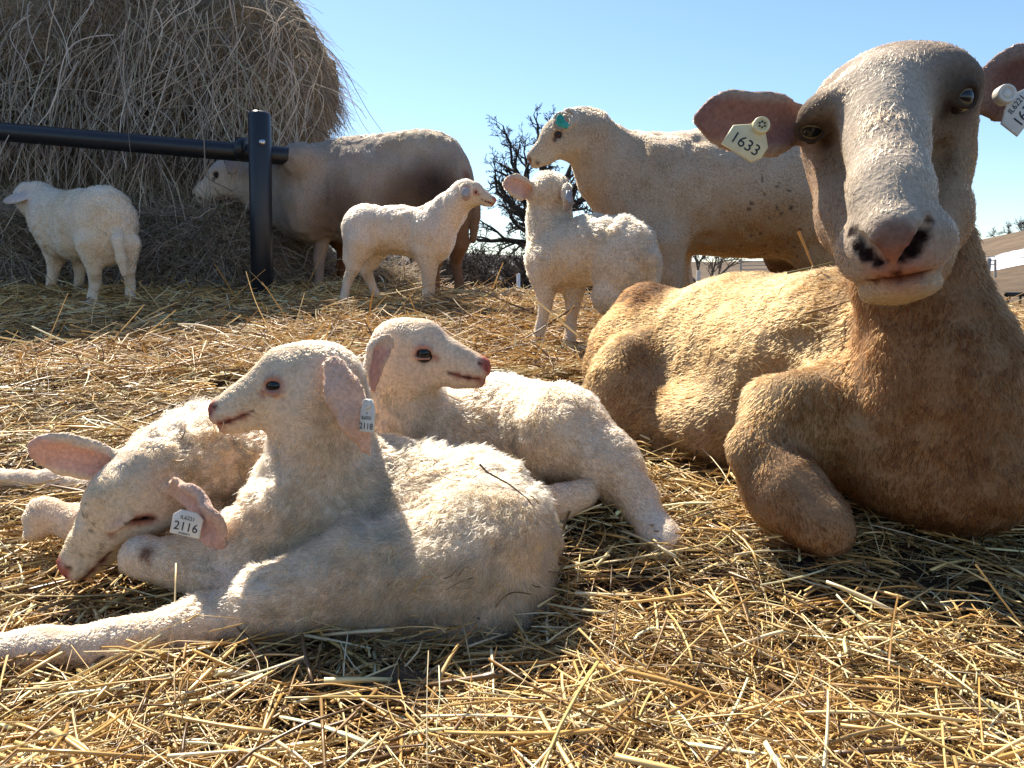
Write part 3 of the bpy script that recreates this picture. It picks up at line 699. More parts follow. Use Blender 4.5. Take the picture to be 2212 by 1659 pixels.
def lamb_looking_away():
    t = animal('lamb', P(1270, 700, 2.05), 'woolly lamb standing with its back turned, looking up at the pale ewe', 'lamb', 'lambs standing by the hay')
    b = Body(.0055, (.70, .595, .48), .0105); b.legscale = .78
    b.elp(1186, 415, 2.08, 42, 40, .055, .02, ln=.012, flow=(0, -.5, -1))
    b.elp(1194, 452, 2.14, 32, 40, .07, .02, ln=.008)
    b.chain([(1186, 420, 2.1, 36), (1184, 480, 2.09, 39), (1196, 550, 2.08, 54)], .03)
    b.chain([(1208, 555, 2.07, 58), (1275, 540, 2.0, 62), (1345, 540, 1.97, 66)], .05, flow=(1, -.4, -.6))
    b.elp(1190, 580, 2.05, 38, 48, .055, .04); b.elp(1350, 560, 1.95, 56, 78, .08, .04, flow=(.2, 0, -1))
    b.chain([(1180, 590, 2.04, 34), (1178, 665, 2.03, 18), (1168, 705, 2.03, 15), (1160, 738, 2.02, 17), (1156, 752, 2.01, 18)], .02, ln=.008)
    b.chain([(1238, 590, 2.05, 34), (1238, 665, 2.04, 18), (1234, 705, 2.04, 15), (1228, 740, 2.03, 18), (1226, 756, 2.02, 18)], .02, ln=.008)
    b.chain([(1340, 590, 1.93, 52), (1318, 640, 1.92, 36), (1330, 690, 1.96, 20), (1322, 750, 1.93, 17)], .03, ln=.01)
    b.chain([(1385, 580, 1.95, 40), (1392, 640, 1.96, 28), (1400, 690, 2.0, 19), (1394, 745, 1.97, 17)], .03, ln=.01)
    b.chain([(1380, 515, 1.92, 20), (1400, 560, 1.89, 22), (1405, 620, 1.90, 17), (1402, 660, 1.91, 9)], .012, ln=.014)
    ear(b, [P(1150, 418, 2.07), P(1128, 408, 2.05), P(1110, 398, 2.05), P(1101, 396, 2.05)], CBACK + IV(.1, .4), [.02, .026, .024, .012], .28, None, (.68, .48, .41), ln=.005)
    ear(b, [P(1213, 410, 2.06), P(1224, 418, 2.03), P(1228, 436, 2.02), P(1224, 448, 2.02)], IV(.8, .3) + CBACK * .5, [.018, .022, .02, .01], .3, None, (.5, .38, .32), ln=.005, cup=False)
    std_finish(t, b, 60000, .0015, 31, .22, .011, 5, .5, .45, .09, .0045, (52, 52, 18))
    ear_tag(t, P(1229, 424, 1.995), IV(.5, .3) + CBACK * -.6, IV(-.2, -1), [(-.011, -.016), (.011, -.016), (.011, .01), (0, .018), (-.011, .01)], M_TAGG, (0, .01), .006)

def lamb_profile():
    t = animal('lamb', P(840, 655, 2.65), 'slim white lamb standing in profile facing right, beside the ewe that eats hay', 'lamb', 'lambs standing by the hay')
    b = Body(.0055, (.74, .63, .515), .0075); b.legscale = .74
    O, N = P(990, 415, 2.65), P(1070, 432, 2.62)
    T, fr = lamb_head(b, O, N, A(.12, -.08, 1), t, (.66, .58, .48), ln=.005)
    b.chain([(1000, 420, 2.65, 27), (968, 458, 2.65, 34), (928, 500, 2.65, 50)], .03)
    b.chain([(925, 505, 2.65, 51), (860, 497, 2.65, 45), (795, 495, 2.65, 47)], .04, flow=(-.6, 0, -.8))
    b.elp(785, 500, 2.63, 42, 50, .075, .04, flow=(-.4, 0, -1)); b.elp(930, 520, 2.63, 40, 48, .07, .04, flow=(-.1, 0, -1))
    b.chain([(780, 525, 2.6, 36), (765, 575, 2.6, 20), (752, 605, 2.62, 13), (745, 635, 2.61, 12), (741, 662, 2.60, 15)], .02, ln=.006)
    b.chain([(812, 540, 2.7, 26), (790, 585, 2.7, 17), (800, 610, 2.72, 12), (812, 640, 2.71, 12), (822, 660, 2.70, 14)], .02, ln=.006)
    b.chain([(920, 545, 2.6, 28), (924, 590, 2.6, 15), (922, 620, 2.61, 12), (920, 662, 2.6, 14)], .02, ln=.006)
    b.chain([(928, 545, 2.72, 26), (932, 590, 2.72, 14), (930, 620, 2.72, 12), (926, 656, 2.72, 13)], .02, ln=.006)
    b.chain([(760, 470, 2.62, 13), (751, 510, 2.6, 15), (752, 560, 2.6, 13), (756, 585, 2.6, 7)], .012)
    ear(b, [P(998, 402, 2.585), P(1006, 408, 2.56), P(1008, 420, 2.555), P(1005, 430, 2.56)], CBACK + IV(.3, .3), [.014, .019, .016, .008], .3, None, (.5, .4, .38), ln=.004, cup=False)
    std_finish(t, b, 48000, .0016, 33, .14, .012, 4, .45, .4, .09, .004, (60, 60, 16))
    ear_tag(t, P(1006, 416, 2.53), IV(1, .3), IV(-.1, -1), [(-.011, -.012), (.011, -.012), (.011, .01), (0, .016), (-.011, .01)], M_TAGG, None)

def lamb_at_hay():
    t = animal('lamb', P(190, 645, 2.7), 'fluffy white lamb standing at the far left with its head in the hay', 'lamb', 'lambs standing by the hay')
    b = Body(.006, (.78, .67, .53), .0105); b.legscale = .74
    O, N = P(108, 428, 2.85), P(80, 500, 2.9)
    T, fr = lamb_head(b, O, N, unit(IV(-.9, -.45) + CBACK * .15), t, (.66, .6, .52), ln=.006, eyes=())
    b.elp(76, 428, 2.82, 40, 32, .06, .03, 10, ln=.008)
    b.chain([(92, 440, 2.85, 40), (120, 465, 2.82, 50)], .03)
    b.chain([(135, 478, 2.8, 55), (190, 478, 2.73, 58), (222, 480, 2.66, 64)], .05, flow=(.7, -.4, -.7))
    b.elp(226, 490, 2.62, 60, 84, .08, .04, flow=(.2, 0, -1)); b.elp(132, 505, 2.78, 42, 55, .07, .04); b.elp(180, 525, 2.72, 55, 40, .07, .04)
    b.chain([(205, 530, 2.58, 38), (204, 585, 2.58, 20), (206, 612, 2.6, 15), (200, 640, 2.59, 14), (199, 654, 2.58, 17)], .02, ln=.007)
    b.chain([(270, 530, 2.62, 32), (278, 585, 2.63, 17), (281, 610, 2.65, 14), (281, 640, 2.64, 14), (283, 652, 2.63, 17)], .02, ln=.007)
    b.chain([(122, 535, 2.8, 30), (116, 580, 2.8, 16), (112, 605, 2.8, 13), (106, 636, 2.8, 15)], .02, ln=.006)
    b.chain([(178, 545, 2.86, 24), (172, 580, 2.86, 16), (172, 605, 2.86, 13), (166, 638, 2.86, 14)], .02, ln=.006)
    b.chain([(246, 480, 2.60, 18), (254, 520, 2.55, 16), (262, 560, 2.545, 14), (268, 592, 2.55, 8)], .012)
    ear(b, [P(66, 422, 2.78), P(44, 426, 2.75), P(24, 431, 2.74), P(12, 434, 2.74)], CBACK + IV(0, -.8), [.015, .023, .021, .009], .3, (.66, .6, .54), (.6, .52, .47), ln=.005, cup=False)
    std_finish(t, b, 40000, .0018, 35, .2, .012, amt=.11, lump=.004, lf=60)

def ewe_head(b, O, N, up, parent, col, ln=.006, eyes=(1, -1)):
    L = np.linalg.norm(N - O); x = (N - O) / L; y = unit(np.cross(up, x)); z = np.cross(x, y)
    T = lambda a, q, c: O + L * (a * x + q * y + c * z); Rm = np.stack([x, y, z], 1); fl = tuple(-x + .2 * z)
    kw = dict(col=col, ln=ln, flow=fl); K = .09 * L
    el = lambda c, r, k=K, **q: b.ell(T(*c), A(*r) * L, k, Rm, **{**kw, **q})
    cp = lambda a, c, ra, rb, k=K, **q: b.cap(T(*a), T(*c), ra * L, rb * L, k, **{**kw, **q})
    el((.2, 0, .06), (.24, .2, .22)); el((.4, 0, .10), (.24, .18, .17))
    cp((.4, 0, .10), (.88, 0, .02), .165, .085); cp((.38, 0, -.10), (.9, 0, -.09), .17, .062)
    for s in (1, -1):
        el((.36, s * .1, -.08), (.2, .09, .17)); el((.42, s * .15, .13), (.1, .05, .05), .05 * L)
        e = T(.45, s * .175, .085); out = unit(s * y + .25 * x + .1 * z)
        b._add(t='e', a=e + out * L * .01, r=A(.065, .05, .042) * L, R=np.stack([x, out, np.cross(x, out)], 1), k=.012, op=-1, **kw)
        b.paint(e, .085 * L, (.16, .11, .09), .002, .6); b.paint(T(.53, s * .16, .05), .05 * L, (.2, .14, .11), .002, .8)
        if s in eyes: add_eye(parent, e - out * L * .02, out, x, .05 * L, M_EYE_LAMB)
        cp((.97, s * .03, .0), (.93, s * .075, .03), .014, .018, .01 * L, op=-1); b.paint(T(.955, s * .055, .012), .05 * L, (.08, .05, .045), .001, .6)
        cp((.97, s * .02, -.085), (.76, s * .1, -.08), .01, .006, .008 * L, op=-1); b.paint(T(.88, s * .06, -.085), .055 * L, (.2, .12, .09), .002, .9)
    b.paint(T(.97, 0, .0), .08 * L, (.36, .22, .19), .001, .6)
    return T, (x, y, z, L)

def ewe_pale():
    t = animal('ewe', P(1560, 735, 2.2), 'pale woolly ewe standing in profile facing left, teal tag in its ear', 'ewe', 'ewes')
    PALE = (.54, .44, .34)
    b = Body(.006, PALE, .0075); b.deep = 2.2
    O, N = P(1260, 266, 2.2), P(1137, 352, 2.17)
    T, fr = ewe_head(b, O, N, A(.1, -.05, 1), t, (.56, .49, .40))
    b.elp(1282, 290, 2.22, 50, 40, .07, .04, 30)
    b.chain([(1262, 296, 2.22, 44), (1325, 368, 2.25, 70), (1400, 432, 2.27, 110)], .05, flow=(.7, 0, -.9))
    b.chain([(1430, 418, 2.28, 122), (1560, 412, 2.3, 114), (1720, 420, 2.32, 124)], .08, flow=(.7, 0, -.9))
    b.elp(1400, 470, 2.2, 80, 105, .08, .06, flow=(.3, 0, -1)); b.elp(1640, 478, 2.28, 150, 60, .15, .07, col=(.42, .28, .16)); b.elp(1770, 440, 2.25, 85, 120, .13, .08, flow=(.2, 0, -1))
    b.chain([(1425, 530, 2.16, 60), (1440, 590, 2.16, 34), (1438, 640, 2.17, 27), (1436, 690, 2.17, 20), (1434, 745, 2.17, 24)], .04, ln=.008, flow=(0, 0, -1))
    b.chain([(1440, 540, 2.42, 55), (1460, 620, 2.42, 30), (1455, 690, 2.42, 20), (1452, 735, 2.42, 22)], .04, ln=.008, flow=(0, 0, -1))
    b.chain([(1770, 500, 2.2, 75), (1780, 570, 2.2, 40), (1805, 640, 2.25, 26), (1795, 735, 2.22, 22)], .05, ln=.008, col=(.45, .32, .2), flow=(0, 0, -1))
    b.chain([(1750, 500, 2.42, 65), (1700, 560, 2.42, 36), (1700, 640, 2.45, 26), (1695, 730, 2.43, 22)], .04, ln=.01, col=(.2, .13, .08), flow=(0, 0, -1))  # far hind leg: the shadow it stands in is put into its coat colour
    b.elp(1690, 545, 2.36, 36, 42, .06, .03, col=(.17, .11, .07))  # lump between belly and leg, the same shadow put into its colour
    ear(b, [P(1232, 250, 2.08), P(1226, 258, 2.05), P(1216, 264, 2.02), P(1208, 268, 2.01)], CBACK + IV(-.4, .2), [.018, .026, .026, .018], .35, (.58, .52, .45), (.5, .42, .36), ln=.005)
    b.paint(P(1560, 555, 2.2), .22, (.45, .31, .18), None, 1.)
    rr = np.random.default_rng(5)
    for _ in range(34): b.paint(b.hit(1590 + 140 * rr.random(), 385 + 170 * rr.random(), 1.7, 2.6), .0035 + .005 * rr.random() ** 2, (.16, .11, .08), .003, .5)
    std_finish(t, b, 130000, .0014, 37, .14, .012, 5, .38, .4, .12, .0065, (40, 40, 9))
    ear_tag(t, P(1214, 266, 1.975), IV(1, .35), IV(.1, -1), [(-.015, -.005), (-.003, -.010), (.016, -.009), (.018, .003), (.005, .007), (-.001, .016), (-.012, .014)], M_TAGT, (-.008, .008), .009, .004)

def ewe_eating():
    t = animal('ewe', P(820, 630, 3.25), 'grey brown ewe standing under the black rail with its head in the hay', 'ewe', 'ewes')
    GB = (.41, .345, .285)
    b = Body(.007, GB, .007); b.legscale = .85; b.deep = 1.9
    O, N = P(535, 362, 3.33), P(414, 426, 3.3)
    T, fr = ewe_head(b, O, N, A(-.1, -.05, 1), t, (.74, .67, .58), ln=.005)  # white face, lightened further: brightness put into the fur against the deep shade
    b.chain([(530, 385, 3.33, 44), (590, 410, 3.32, 62), (650, 420, 3.3, 85)], .05, col=(.56, .48, .40))
    b.chain([(665, 412, 3.28, 92), (780, 410, 3.26, 98), (905, 400, 3.24, 103)], .08, flow=(.8, 0, -.6))
    b.elp(665, 440, 3.17, 60, 80, .14, .06); b.elp(790, 450, 3.25, 110, 70, .2, .06); b.elp(945, 405, 3.22, 75, 98, .16, .06)
    b.elp(655, 356, 3.12, 48, 42, .13, .05); b.elp(890, 330, 3.24, 90, 34, .14, .06, -4)
    b.chain([(690, 480, 3.2, 38), (694, 530, 3.2, 17), (688, 560, 3.2, 14), (690, 605, 3.2, 11), (687, 625, 3.19, 14)], .03, ln=.004, col=(.42, .33, .26))
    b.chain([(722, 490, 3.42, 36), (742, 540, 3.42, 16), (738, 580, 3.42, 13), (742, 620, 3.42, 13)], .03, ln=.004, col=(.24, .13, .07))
    b.chain([(965, 470, 3.18, 55), (990, 525, 3.18, 23), (984, 570, 3.22, 13), (992, 610, 3.2, 12), (990, 645, 3.19, 14)], .03, ln=.004, col=(.26, .16, .10))
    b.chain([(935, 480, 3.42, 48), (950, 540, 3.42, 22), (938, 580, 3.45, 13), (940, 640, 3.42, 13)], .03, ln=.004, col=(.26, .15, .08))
    b.chain([(1008, 385, 3.2, 16), (1024, 430, 3.18, 13), (1026, 470, 3.18, 14), (1022, 520, 3.18, 8)], .015, ln=.01, col=(.27, .19, .13))
    ear(b, [P(490, 346, 3.19), P(500, 350, 3.16), P(502, 362, 3.15), P(496, 372, 3.16)], CBACK + IV(-.3, -.2), [.018, .028, .026, .012], .3, (.52, .47, .42), (.48, .42, .4), ln=.004, cup=False)
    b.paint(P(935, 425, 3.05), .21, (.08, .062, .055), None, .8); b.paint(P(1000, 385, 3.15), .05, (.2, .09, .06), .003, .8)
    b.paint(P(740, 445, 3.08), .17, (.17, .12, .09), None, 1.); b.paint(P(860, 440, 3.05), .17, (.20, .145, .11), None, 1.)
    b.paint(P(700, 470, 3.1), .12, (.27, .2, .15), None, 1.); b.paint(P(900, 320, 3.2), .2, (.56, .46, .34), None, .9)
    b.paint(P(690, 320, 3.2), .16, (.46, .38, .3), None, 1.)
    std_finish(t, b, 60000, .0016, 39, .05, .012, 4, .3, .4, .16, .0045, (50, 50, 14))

# ------------------------------------------------------------------ terrain
CT = np.array([(0,1659,.56),(1106,1659,.56),(2212,1659,.56),(-300,1659,.56),(2500,1659,.56),(100,1450,.72),(600,1440,.735),(1000,1425,.765),(1500,1420,.77),(2200,1420,.77),
 (130,1250,.91),(350,1290,.87),(1450,1215,.94),(1740,1185,.97),(2000,1195,.96),(2350,1195,.96),(1200,1140,1.0),(-300,1250,.9),(0,1010,1.25),(300,960,1.3),(1340,1010,1.27),(1500,1040,1.21),
 (0,830,1.75),(600,800,1.8),(1250,850,1.65),(1130,800,1.8),(-500,830,1.75),(1160,748,2.03),(1230,752,2.03),(1000,722,2.2),(300,725,2.2),(0,730,2.2),(106,634,2.82),(205,654,2.6),(285,650,2.65),
 (740,662,2.62),(920,660,2.62),(565,648,2.95),(690,620,3.25),(940,645,3.3),(990,645,3.2),(1106,645,3.9),(1320,685,2.5),(1435,740,2.2),(1800,738,2.2),(2212,738,2.2),(2700,738,2.2),(0,640,3.2),(300,640,3.2),(0,628,4.2),(500,628,4.2),(1600,668,3.4),(2212,676,3.4),(1600,676,4.1),(2212,690,4.1),(2600,690,4.1)])
CPts = np.array([P(*c) for c in CT])
def _tps(r2): return np.where(r2 > 1e-12, .5 * r2 * np.log(np.maximum(r2, 1e-12)), 0)
_n = len(CPts); _K = np.zeros((_n + 3, _n + 3)); _d = CPts[:, None, :2] - CPts[None, :, :2]
_K[:_n, :_n] = _tps((_d ** 2).sum(-1)) + np.eye(_n) * .01; _K[:_n, _n] = 1; _K[:_n, _n + 1:] = CPts[:, :2]; _K[_n:, :_n] = _K[:_n, _n:].T
_w = np.linalg.solve(_K, np.r_[CPts[:, 2], 0, 0, 0])
def ground_z(x, y, rough=True):
    x, y = np.asarray(x, float).ravel(), np.asarray(y, float).ravel(); z = np.empty_like(x)
    xc, yc = np.clip(x, -2.4, 2.6), np.clip(y, .3, 4.1)
    for i in range(0, len(x), 60000):
        d2 = (xc[i:i + 60000, None] - CPts[None, :, 0]) ** 2 + (yc[i:i + 60000, None] - CPts[None, :, 1]) ** 2
        z[i:i + 60000] = _tps(d2) @ _w[:_n] + _w[_n] + _w[_n + 1] * xc[i:i + 60000] + _w[_n + 2] * yc[i:i + 60000]
    r = np.hypot(x, y); az = np.degrees(np.arctan2(x, np.maximum(y, .01)))
    p = np.stack([x, y, np.zeros_like(x)], 1)
    # far land: a hollow behind the yard, then fields rising to a ridge, highest on the right
    crest = np.interp(az, [-60, -30, -12, -3, 4, 12, 20, 26, 30, 34, 40, 60], [2.6, 2.6, 2.4, 2.2, 1.6, 1.3, 1.4, 1.7, 2.8, 4.1, 5.2, 6])
    low = np.interp(az, [0, 8, 24, 29], [-1.1, -.15, -.15, -1.0]); far = low + (crest - low + .25) * sstep(18, 85, r) + .25 * sstep(6, 30, r) * fnoise(p / 14, 3) + .5 * sstep(40, 100, r) * fnoise(p / 30, 6) - .02 * np.maximum(r - 90, 0) * (r < 400) - 6.2 * (r >= 400)
    far = np.where(y < 0, 0.1, far)
    e_ = sstep(.8, 1.8, x); t = sstep(4.2 - .9 * e_, 9.5 - 2.2 * e_, np.where(y > 0, np.hypot(np.maximum(np.abs(x) - 1.2, 0) * 1.0, y), 0))
    z = z * (1 - t) + far * t
    if rough:
        nr = 1 - sstep(4, 8, r)
        z = z + nr * (.018 * fnoise(p * 7, 21) + .009 * fnoise(p * 26, 22)) - .008 * nr
    return z
def mat_ground():
    m, n, out = mat_new('soil_and_grass')
    b = n.nodes.new('ShaderNodeBsdfPrincipled'); n.links.new(b.outputs[0], out.inputs[0]); b.inputs['Roughness'].default_value = .9; b.inputs['Specular IOR Level'].default_value = .15
    at = n.nodes.new('ShaderNodeAttribute'); at.attribute_name = 'col'
    tc = n.nodes.new('ShaderNodeTexCoord')
    tx = n.nodes.new('ShaderNodeTexNoise'); tx.inputs['Scale'].default_value = 38; tx.inputs['Detail'].default_value = 8; n.links.new(tc.outputs['Object'], tx.inputs['Vector'])
    t2 = n.nodes.new('ShaderNodeTexNoise'); t2.inputs['Scale'].default_value = .9; t2.inputs['Detail'].default_value = 9; t2.inputs['Roughness'].default_value = .7; n.links.new(tc.outputs['Object'], t2.inputs['Vector'])
    ad = n.nodes.new('ShaderNodeMath'); ad.operation = 'ADD'; n.links.new(tx.outputs[0], ad.inputs[0]); n.links.new(t2.outputs[0], ad.inputs[1])
    mr = n.nodes.new('ShaderNodeMapRange'); mr.inputs[1].default_value = .7; mr.inputs[2].default_value = 1.3; mr.inputs[3].default_value = .4; mr.inputs[4].default_value = 1.6; n.links.new(ad.outputs[0], mr.inputs[0])
    ml = n.nodes.new('ShaderNodeVectorMath'); ml.operation = 'SCALE'; n.links.new(at.outputs['Color'], ml.inputs[0]); n.links.new(mr.outputs[0], ml.inputs['Scale'])
    # snow lies where the white attribute says so, with a ragged edge
    sn = n.nodes.new('ShaderNodeAttribute'); sn.attribute_name = 'snow'
    s1 = n.nodes.new('ShaderNodeMath'); s1.operation = 'MULTIPLY_ADD'; n.links.new(t2.outputs[0], s1.inputs[0]); s1.inputs[1].default_value = .5; n.links.new(sn.outputs['Fac'], s1.inputs[2])
    s2 = n.nodes.new('ShaderNodeMapRange'); s2.inputs[1].default_value = .72; s2.inputs[2].default_value = .78; n.links.new(s1.outputs[0], s2.inputs[0])
    mx = n.nodes.new('ShaderNodeMix'); mx.data_type = 'RGBA'; n.links.new(s2.outputs[0], mx.inputs[0]); n.links.new(ml.outputs[0], mx.inputs[6]); mx.inputs[7].default_value = (.84, .86, .9, 1)
    n.links.new(mx.outputs[2], b.inputs['Base Color'])
    bp = n.nodes.new('ShaderNodeBump'); bp.inputs['Strength'].default_value = .6; bp.inputs['Distance'].default_value = .02; n.links.new(tx.outputs[0], bp.inputs['Height']); n.links.new(bp.outputs[0], b.inputs['Normal'])
    return m
def make_ground():
    ys = np.r_[-40, -12, -5, -2, -.8, -.2, np.arange(.1, 5.2, .028), 5.2 * 1.032 ** np.arange(1, 222)]
    sx = np.linspace(-1, 1, 381); xs = np.sign(sx) * (np.abs(sx) * 3.2 + 900 * np.abs(sx) ** 9)
    # fan out with distance so the sheet reaches the horizon on both sides
    X, Y = np.meshgrid(xs, ys); fan = np.where(Y > 4, 1 + .28 * (Y - 4), 1); X = np.where(np.abs(sx)[None] < .7, X * fan ** (.95), X * fan ** .95)
    X = np.clip(X, -6000, 6000)
    V = np.stack([X.ravel(), Y.ravel(), ground_z(X, Y)], 1); ny, nx = X.shape
    i = np.arange(ny - 1)[:, None] * nx + np.arange(nx - 1)[None]; Q = np.stack([i, i + 1, i + nx + 1, i + nx], -1).reshape(-1, 4)
    r = np.hypot(V[:, 0], V[:, 1]); az = np.degrees(np.arctan2(V[:, 0], np.maximum(V[:, 1], .01)))
    p = V * A(1, 1, 0)
    soil = A(.06, .04, .023) * (1 + .35 * fnoise(p * 6, 2))[:, None]
    grass = A(.125, .088, .055) * (1 + .3 * fnoise(p / 5, 4))[:, None]; wood = A(.075, .065, .06)
    t = sstep(5, 9, r)[:, None]; C = soil * (1 - t) + grass * t
    wt = (sstep(12, 24, r) * (1 - sstep(3, 8, az)))[:, None]; C = C * (1 - wt) + wood * wt
    el = np.degrees(np.arctan2(V[:, 2] - CAMZ, r))
    sn = np.zeros(len(V))
    # snow drifts: a long band across the right hillside, a flat field in the middle, scraps in the hollow
    m1 = sstep(27, 29, az); lo = .05 + .24 * (az - 31.5); hi = 1.15 + .27 * (az - 31.5)
    sn = np.maximum(sn, m1 * sstep(lo - .12, lo + .08, el) * (1 - sstep(hi - .1, hi + .12, el)) * (r > 20))
    m2 = sstep(5, 8, az) * (1 - sstep(25, 28, az)); sn = np.maximum(sn, m2 * sstep(9, 11, r) * (1 - sstep(25, 28, r)))
    sn = np.maximum(sn, .8 * m2 * np.exp(-((r - 44) / 3.5) ** 2))
    sn = np.maximum(sn, sstep(26, 29, az) * (1 - sstep(-2.6, -2.2, el)) * sstep(-4.6, -4.2, el) * (r > 9))
    o = mesh_np('ground', V, [Q], mat_ground(), None, True, C)
    a2 = o.data.attributes.new('snow', 'FLOAT', 'POINT'); a2.data.foreach_set('value', (sn * .55).astype(np.float32))
    tag(o, 'straw covered yard running down to snowy fields', None, None, 'structure')

# ------------------------------------------------------------------ straw litter and hay
def strand_mesh(name, root, dirv, length, width, bend, cols, mat, parent=None, segs=4, flat=.32, up=None):
    """thin bent stems as closed 4-sided tubes; root = middle of the stem"""
    n = len(root); dirv = unit(dirv); up = A(0, 0, 1) if up is None else up
    s = unit(np.cross(dirv, np.broadcast_to(up, dirv.shape)) + 1e-6); w = np.cross(s, dirv)
    roll = rng.random(n) * math.pi; a = s * np.cos(roll)[:, None] + w * np.sin(roll)[:, None]; c = np.cross(dirv, a)
    tt = np.linspace(-.5, .5, segs + 1); V = np.empty((n, segs + 1, 4, 3))
    bd = s * bend[:, :1] + w * bend[:, 1:2]
    for j, t in enumerate(tt):
        cen = root + dirv * (t * length)[:, None] + bd * (length * (t * t - .08) * 2 + length * .25 * bend[:, 2] * np.sin(t * 7))[:, None]
        taper = (1 - .35 * (t + .5))
        for q, (ca, cb) in enumerate(((1, 0), (0, flat), (-1, 0), (0, -flat))):
            V[:, j, q] = cen + a * (ca * width * taper)[:, None] + c * (cb * width * taper)[:, None]
    m = (segs + 1) * 4; base = (np.arange(n) * m)[:, None]; Q = []
    for j in range(segs):
        for q in range(4): Q.append(np.stack([j * 4 + q, j * 4 + (q + 1) % 4, (j + 1) * 4 + (q + 1) % 4, (j + 1) * 4 + q]))
    Q.append(np.array([3, 2, 1, 0])); Q.append(np.array([segs * 4 + k for k in range(4)]))
    Qa = (base[:, :, None] + np.array(Q)[None]).reshape(-1, 4)
    return mesh_np(name, V.reshape(-1, 3), [Qa], mat, parent, False, np.repeat(cols, m, 0))
STRAWC = np.array([(.74, .49, .19), (.84, .64, .31), (.56, .33, .10), (.30, .17, .055), (.88, .74, .46), (.15, .085, .035), (.60, .43, .15)])
def straw_cols(n, r, pr=(.22, .17, .18, .15, .10, .14, .04)):
    return np.clip(STRAWC[r.choice(7, n, p=pr)] * (1 + .16 * r.normal(size=(n, 1))), .02, .9)
def make_straw():
    r = np.random.default_rng(3)
    # near stems, mesh
    n = 85000; y = .42 + (1.9 - .42) * r.random(n) ** 1.25; x = (r.random(n) * 2 - 1) * (.35 + y * .78) ; z = ground_z(x, y)
    p = np.stack([x, y, 0 * x], 1); dens = fnoise(p * 5, 50); keep = dens + r.random(n) * 1.0 > .30; x, y, z, p = x[keep], y[keep], z[keep], p[keep]; n = len(x)
    L = np.exp(r.normal(-3.15, .6, n)).clip(.010, .17); th = r.random(n) * 2 * math.pi + .8 * vnoise(p * 4, 8)
    tilt = r.normal(0, .16, n) + (r.random(n) < .02) * r.normal(.25, .2, n)
    d = np.stack([np.cos(th) * np.cos(tilt), np.sin(th) * np.cos(tilt), np.sin(tilt)], 1)
    lay = r.random(n) ** 1.6 * .03 + .004 + np.abs(np.sin(tilt)) * L * .42
    w = np.exp(r.normal(-7.1, .42, n)).clip(.0004, .0026) * np.where(L > .05, 1.15, .9)
    bend = np.c_[r.normal(0, .17, n), r.normal(0, .10, n) - .05, r.normal(0, .2, n)]
    m = 8000; y2 = .42 + 1.5 * r.random(m) ** 1.3; x2 = (r.random(m) * 2 - 1) * (.35 + y2 * .78); th2 = r.random(m) * 6.283; t2 = r.normal(0, .14, m) + (r.random(m) < .02) * r.normal(.2, .2, m)
    L2 = np.exp(r.normal(-2.6, .4, m)).clip(.03, .17); w2 = np.exp(r.normal(-6.42, .3, m)).clip(.0009, .0032)
    x, y = np.r_[x, x2], np.r_[y, y2]; z = np.r_[z, ground_z(x2, y2)]; L = np.r_[L, L2]; w = np.r_[w, w2]; n += m
    d = np.r_[d, np.stack([np.cos(th2) * np.cos(t2), np.sin(th2) * np.cos(t2), np.sin(t2)], 1)]; lay = np.r_[lay, .012 + .03 * r.random(m) + np.abs(np.sin(t2)) * L2 * .42]
    bend = np.r_[bend, np.c_[r.normal(0, .06, m), r.normal(0, .05, m) - .03, r.normal(0, .06, m)]]
    o = strand_mesh('straw', np.stack([x, y, z + lay], 1), d, L, w, bend, straw_cols(n, r), M_STRAW, None, 4)
    tag(o, 'golden straw stems scattered thickly over the yard in the foreground', 'straw', None, 'stuff')
    # farther stems, fine strands
    n = 90000; y = 1.7 + (5.2 - 1.7) * r.random(n) ** 1.3; x = (r.random(n) * 2 - 1) * (.4 + y * .78); z = ground_z(x, y)
    p = np.stack([x, y, 0 * x], 1); L = np.exp(r.normal(-2.65, .5, n)).clip(.02, .26); th = r.random(n) * 6.283; tilt = r.normal(0, .16, n) + (r.random(n) < .06) * r.normal(.5, .3, n)
    d = np.stack([np.cos(th) * np.cos(tilt), np.sin(th) * np.cos(tilt), np.sin(tilt)], 1); s = unit(np.cross(d, A(0, 0, 1)))
    lay = r.random(n) ** 1.5 * .035 + .003 + np.abs(np.sin(tilt)) * L * .4
    c = np.stack([x, y, z + lay], 1); tt = np.linspace(-.5, .5, 4); pts = np.empty((n, 4, 3)); be = r.normal(0, .22, (n, 2))
    for j, t in enumerate(tt): pts[:, j] = c + d * (L * t)[:, None] + s * (L * be[:, 0] * (t * t - .1))[:, None] + A(0, 0, 1) * (L * be[:, 1] * (t * t - .1) * .5)[:, None]
    rad = np.exp(r.normal(-6.75, .35, n)).clip(.0006, .0028)[:, None] * A(1, 1, .9, .6)[None]
    o = hair_np('straw', pts, rad, straw_cols(n, r, (.2, .14, .22, .18, .08, .16, .02)) * A(.95, .92, .9), M_STRAW)
    tag(o, 'trampled straw and hay bedding around the standing sheep', 'straw', None, 'stuff')

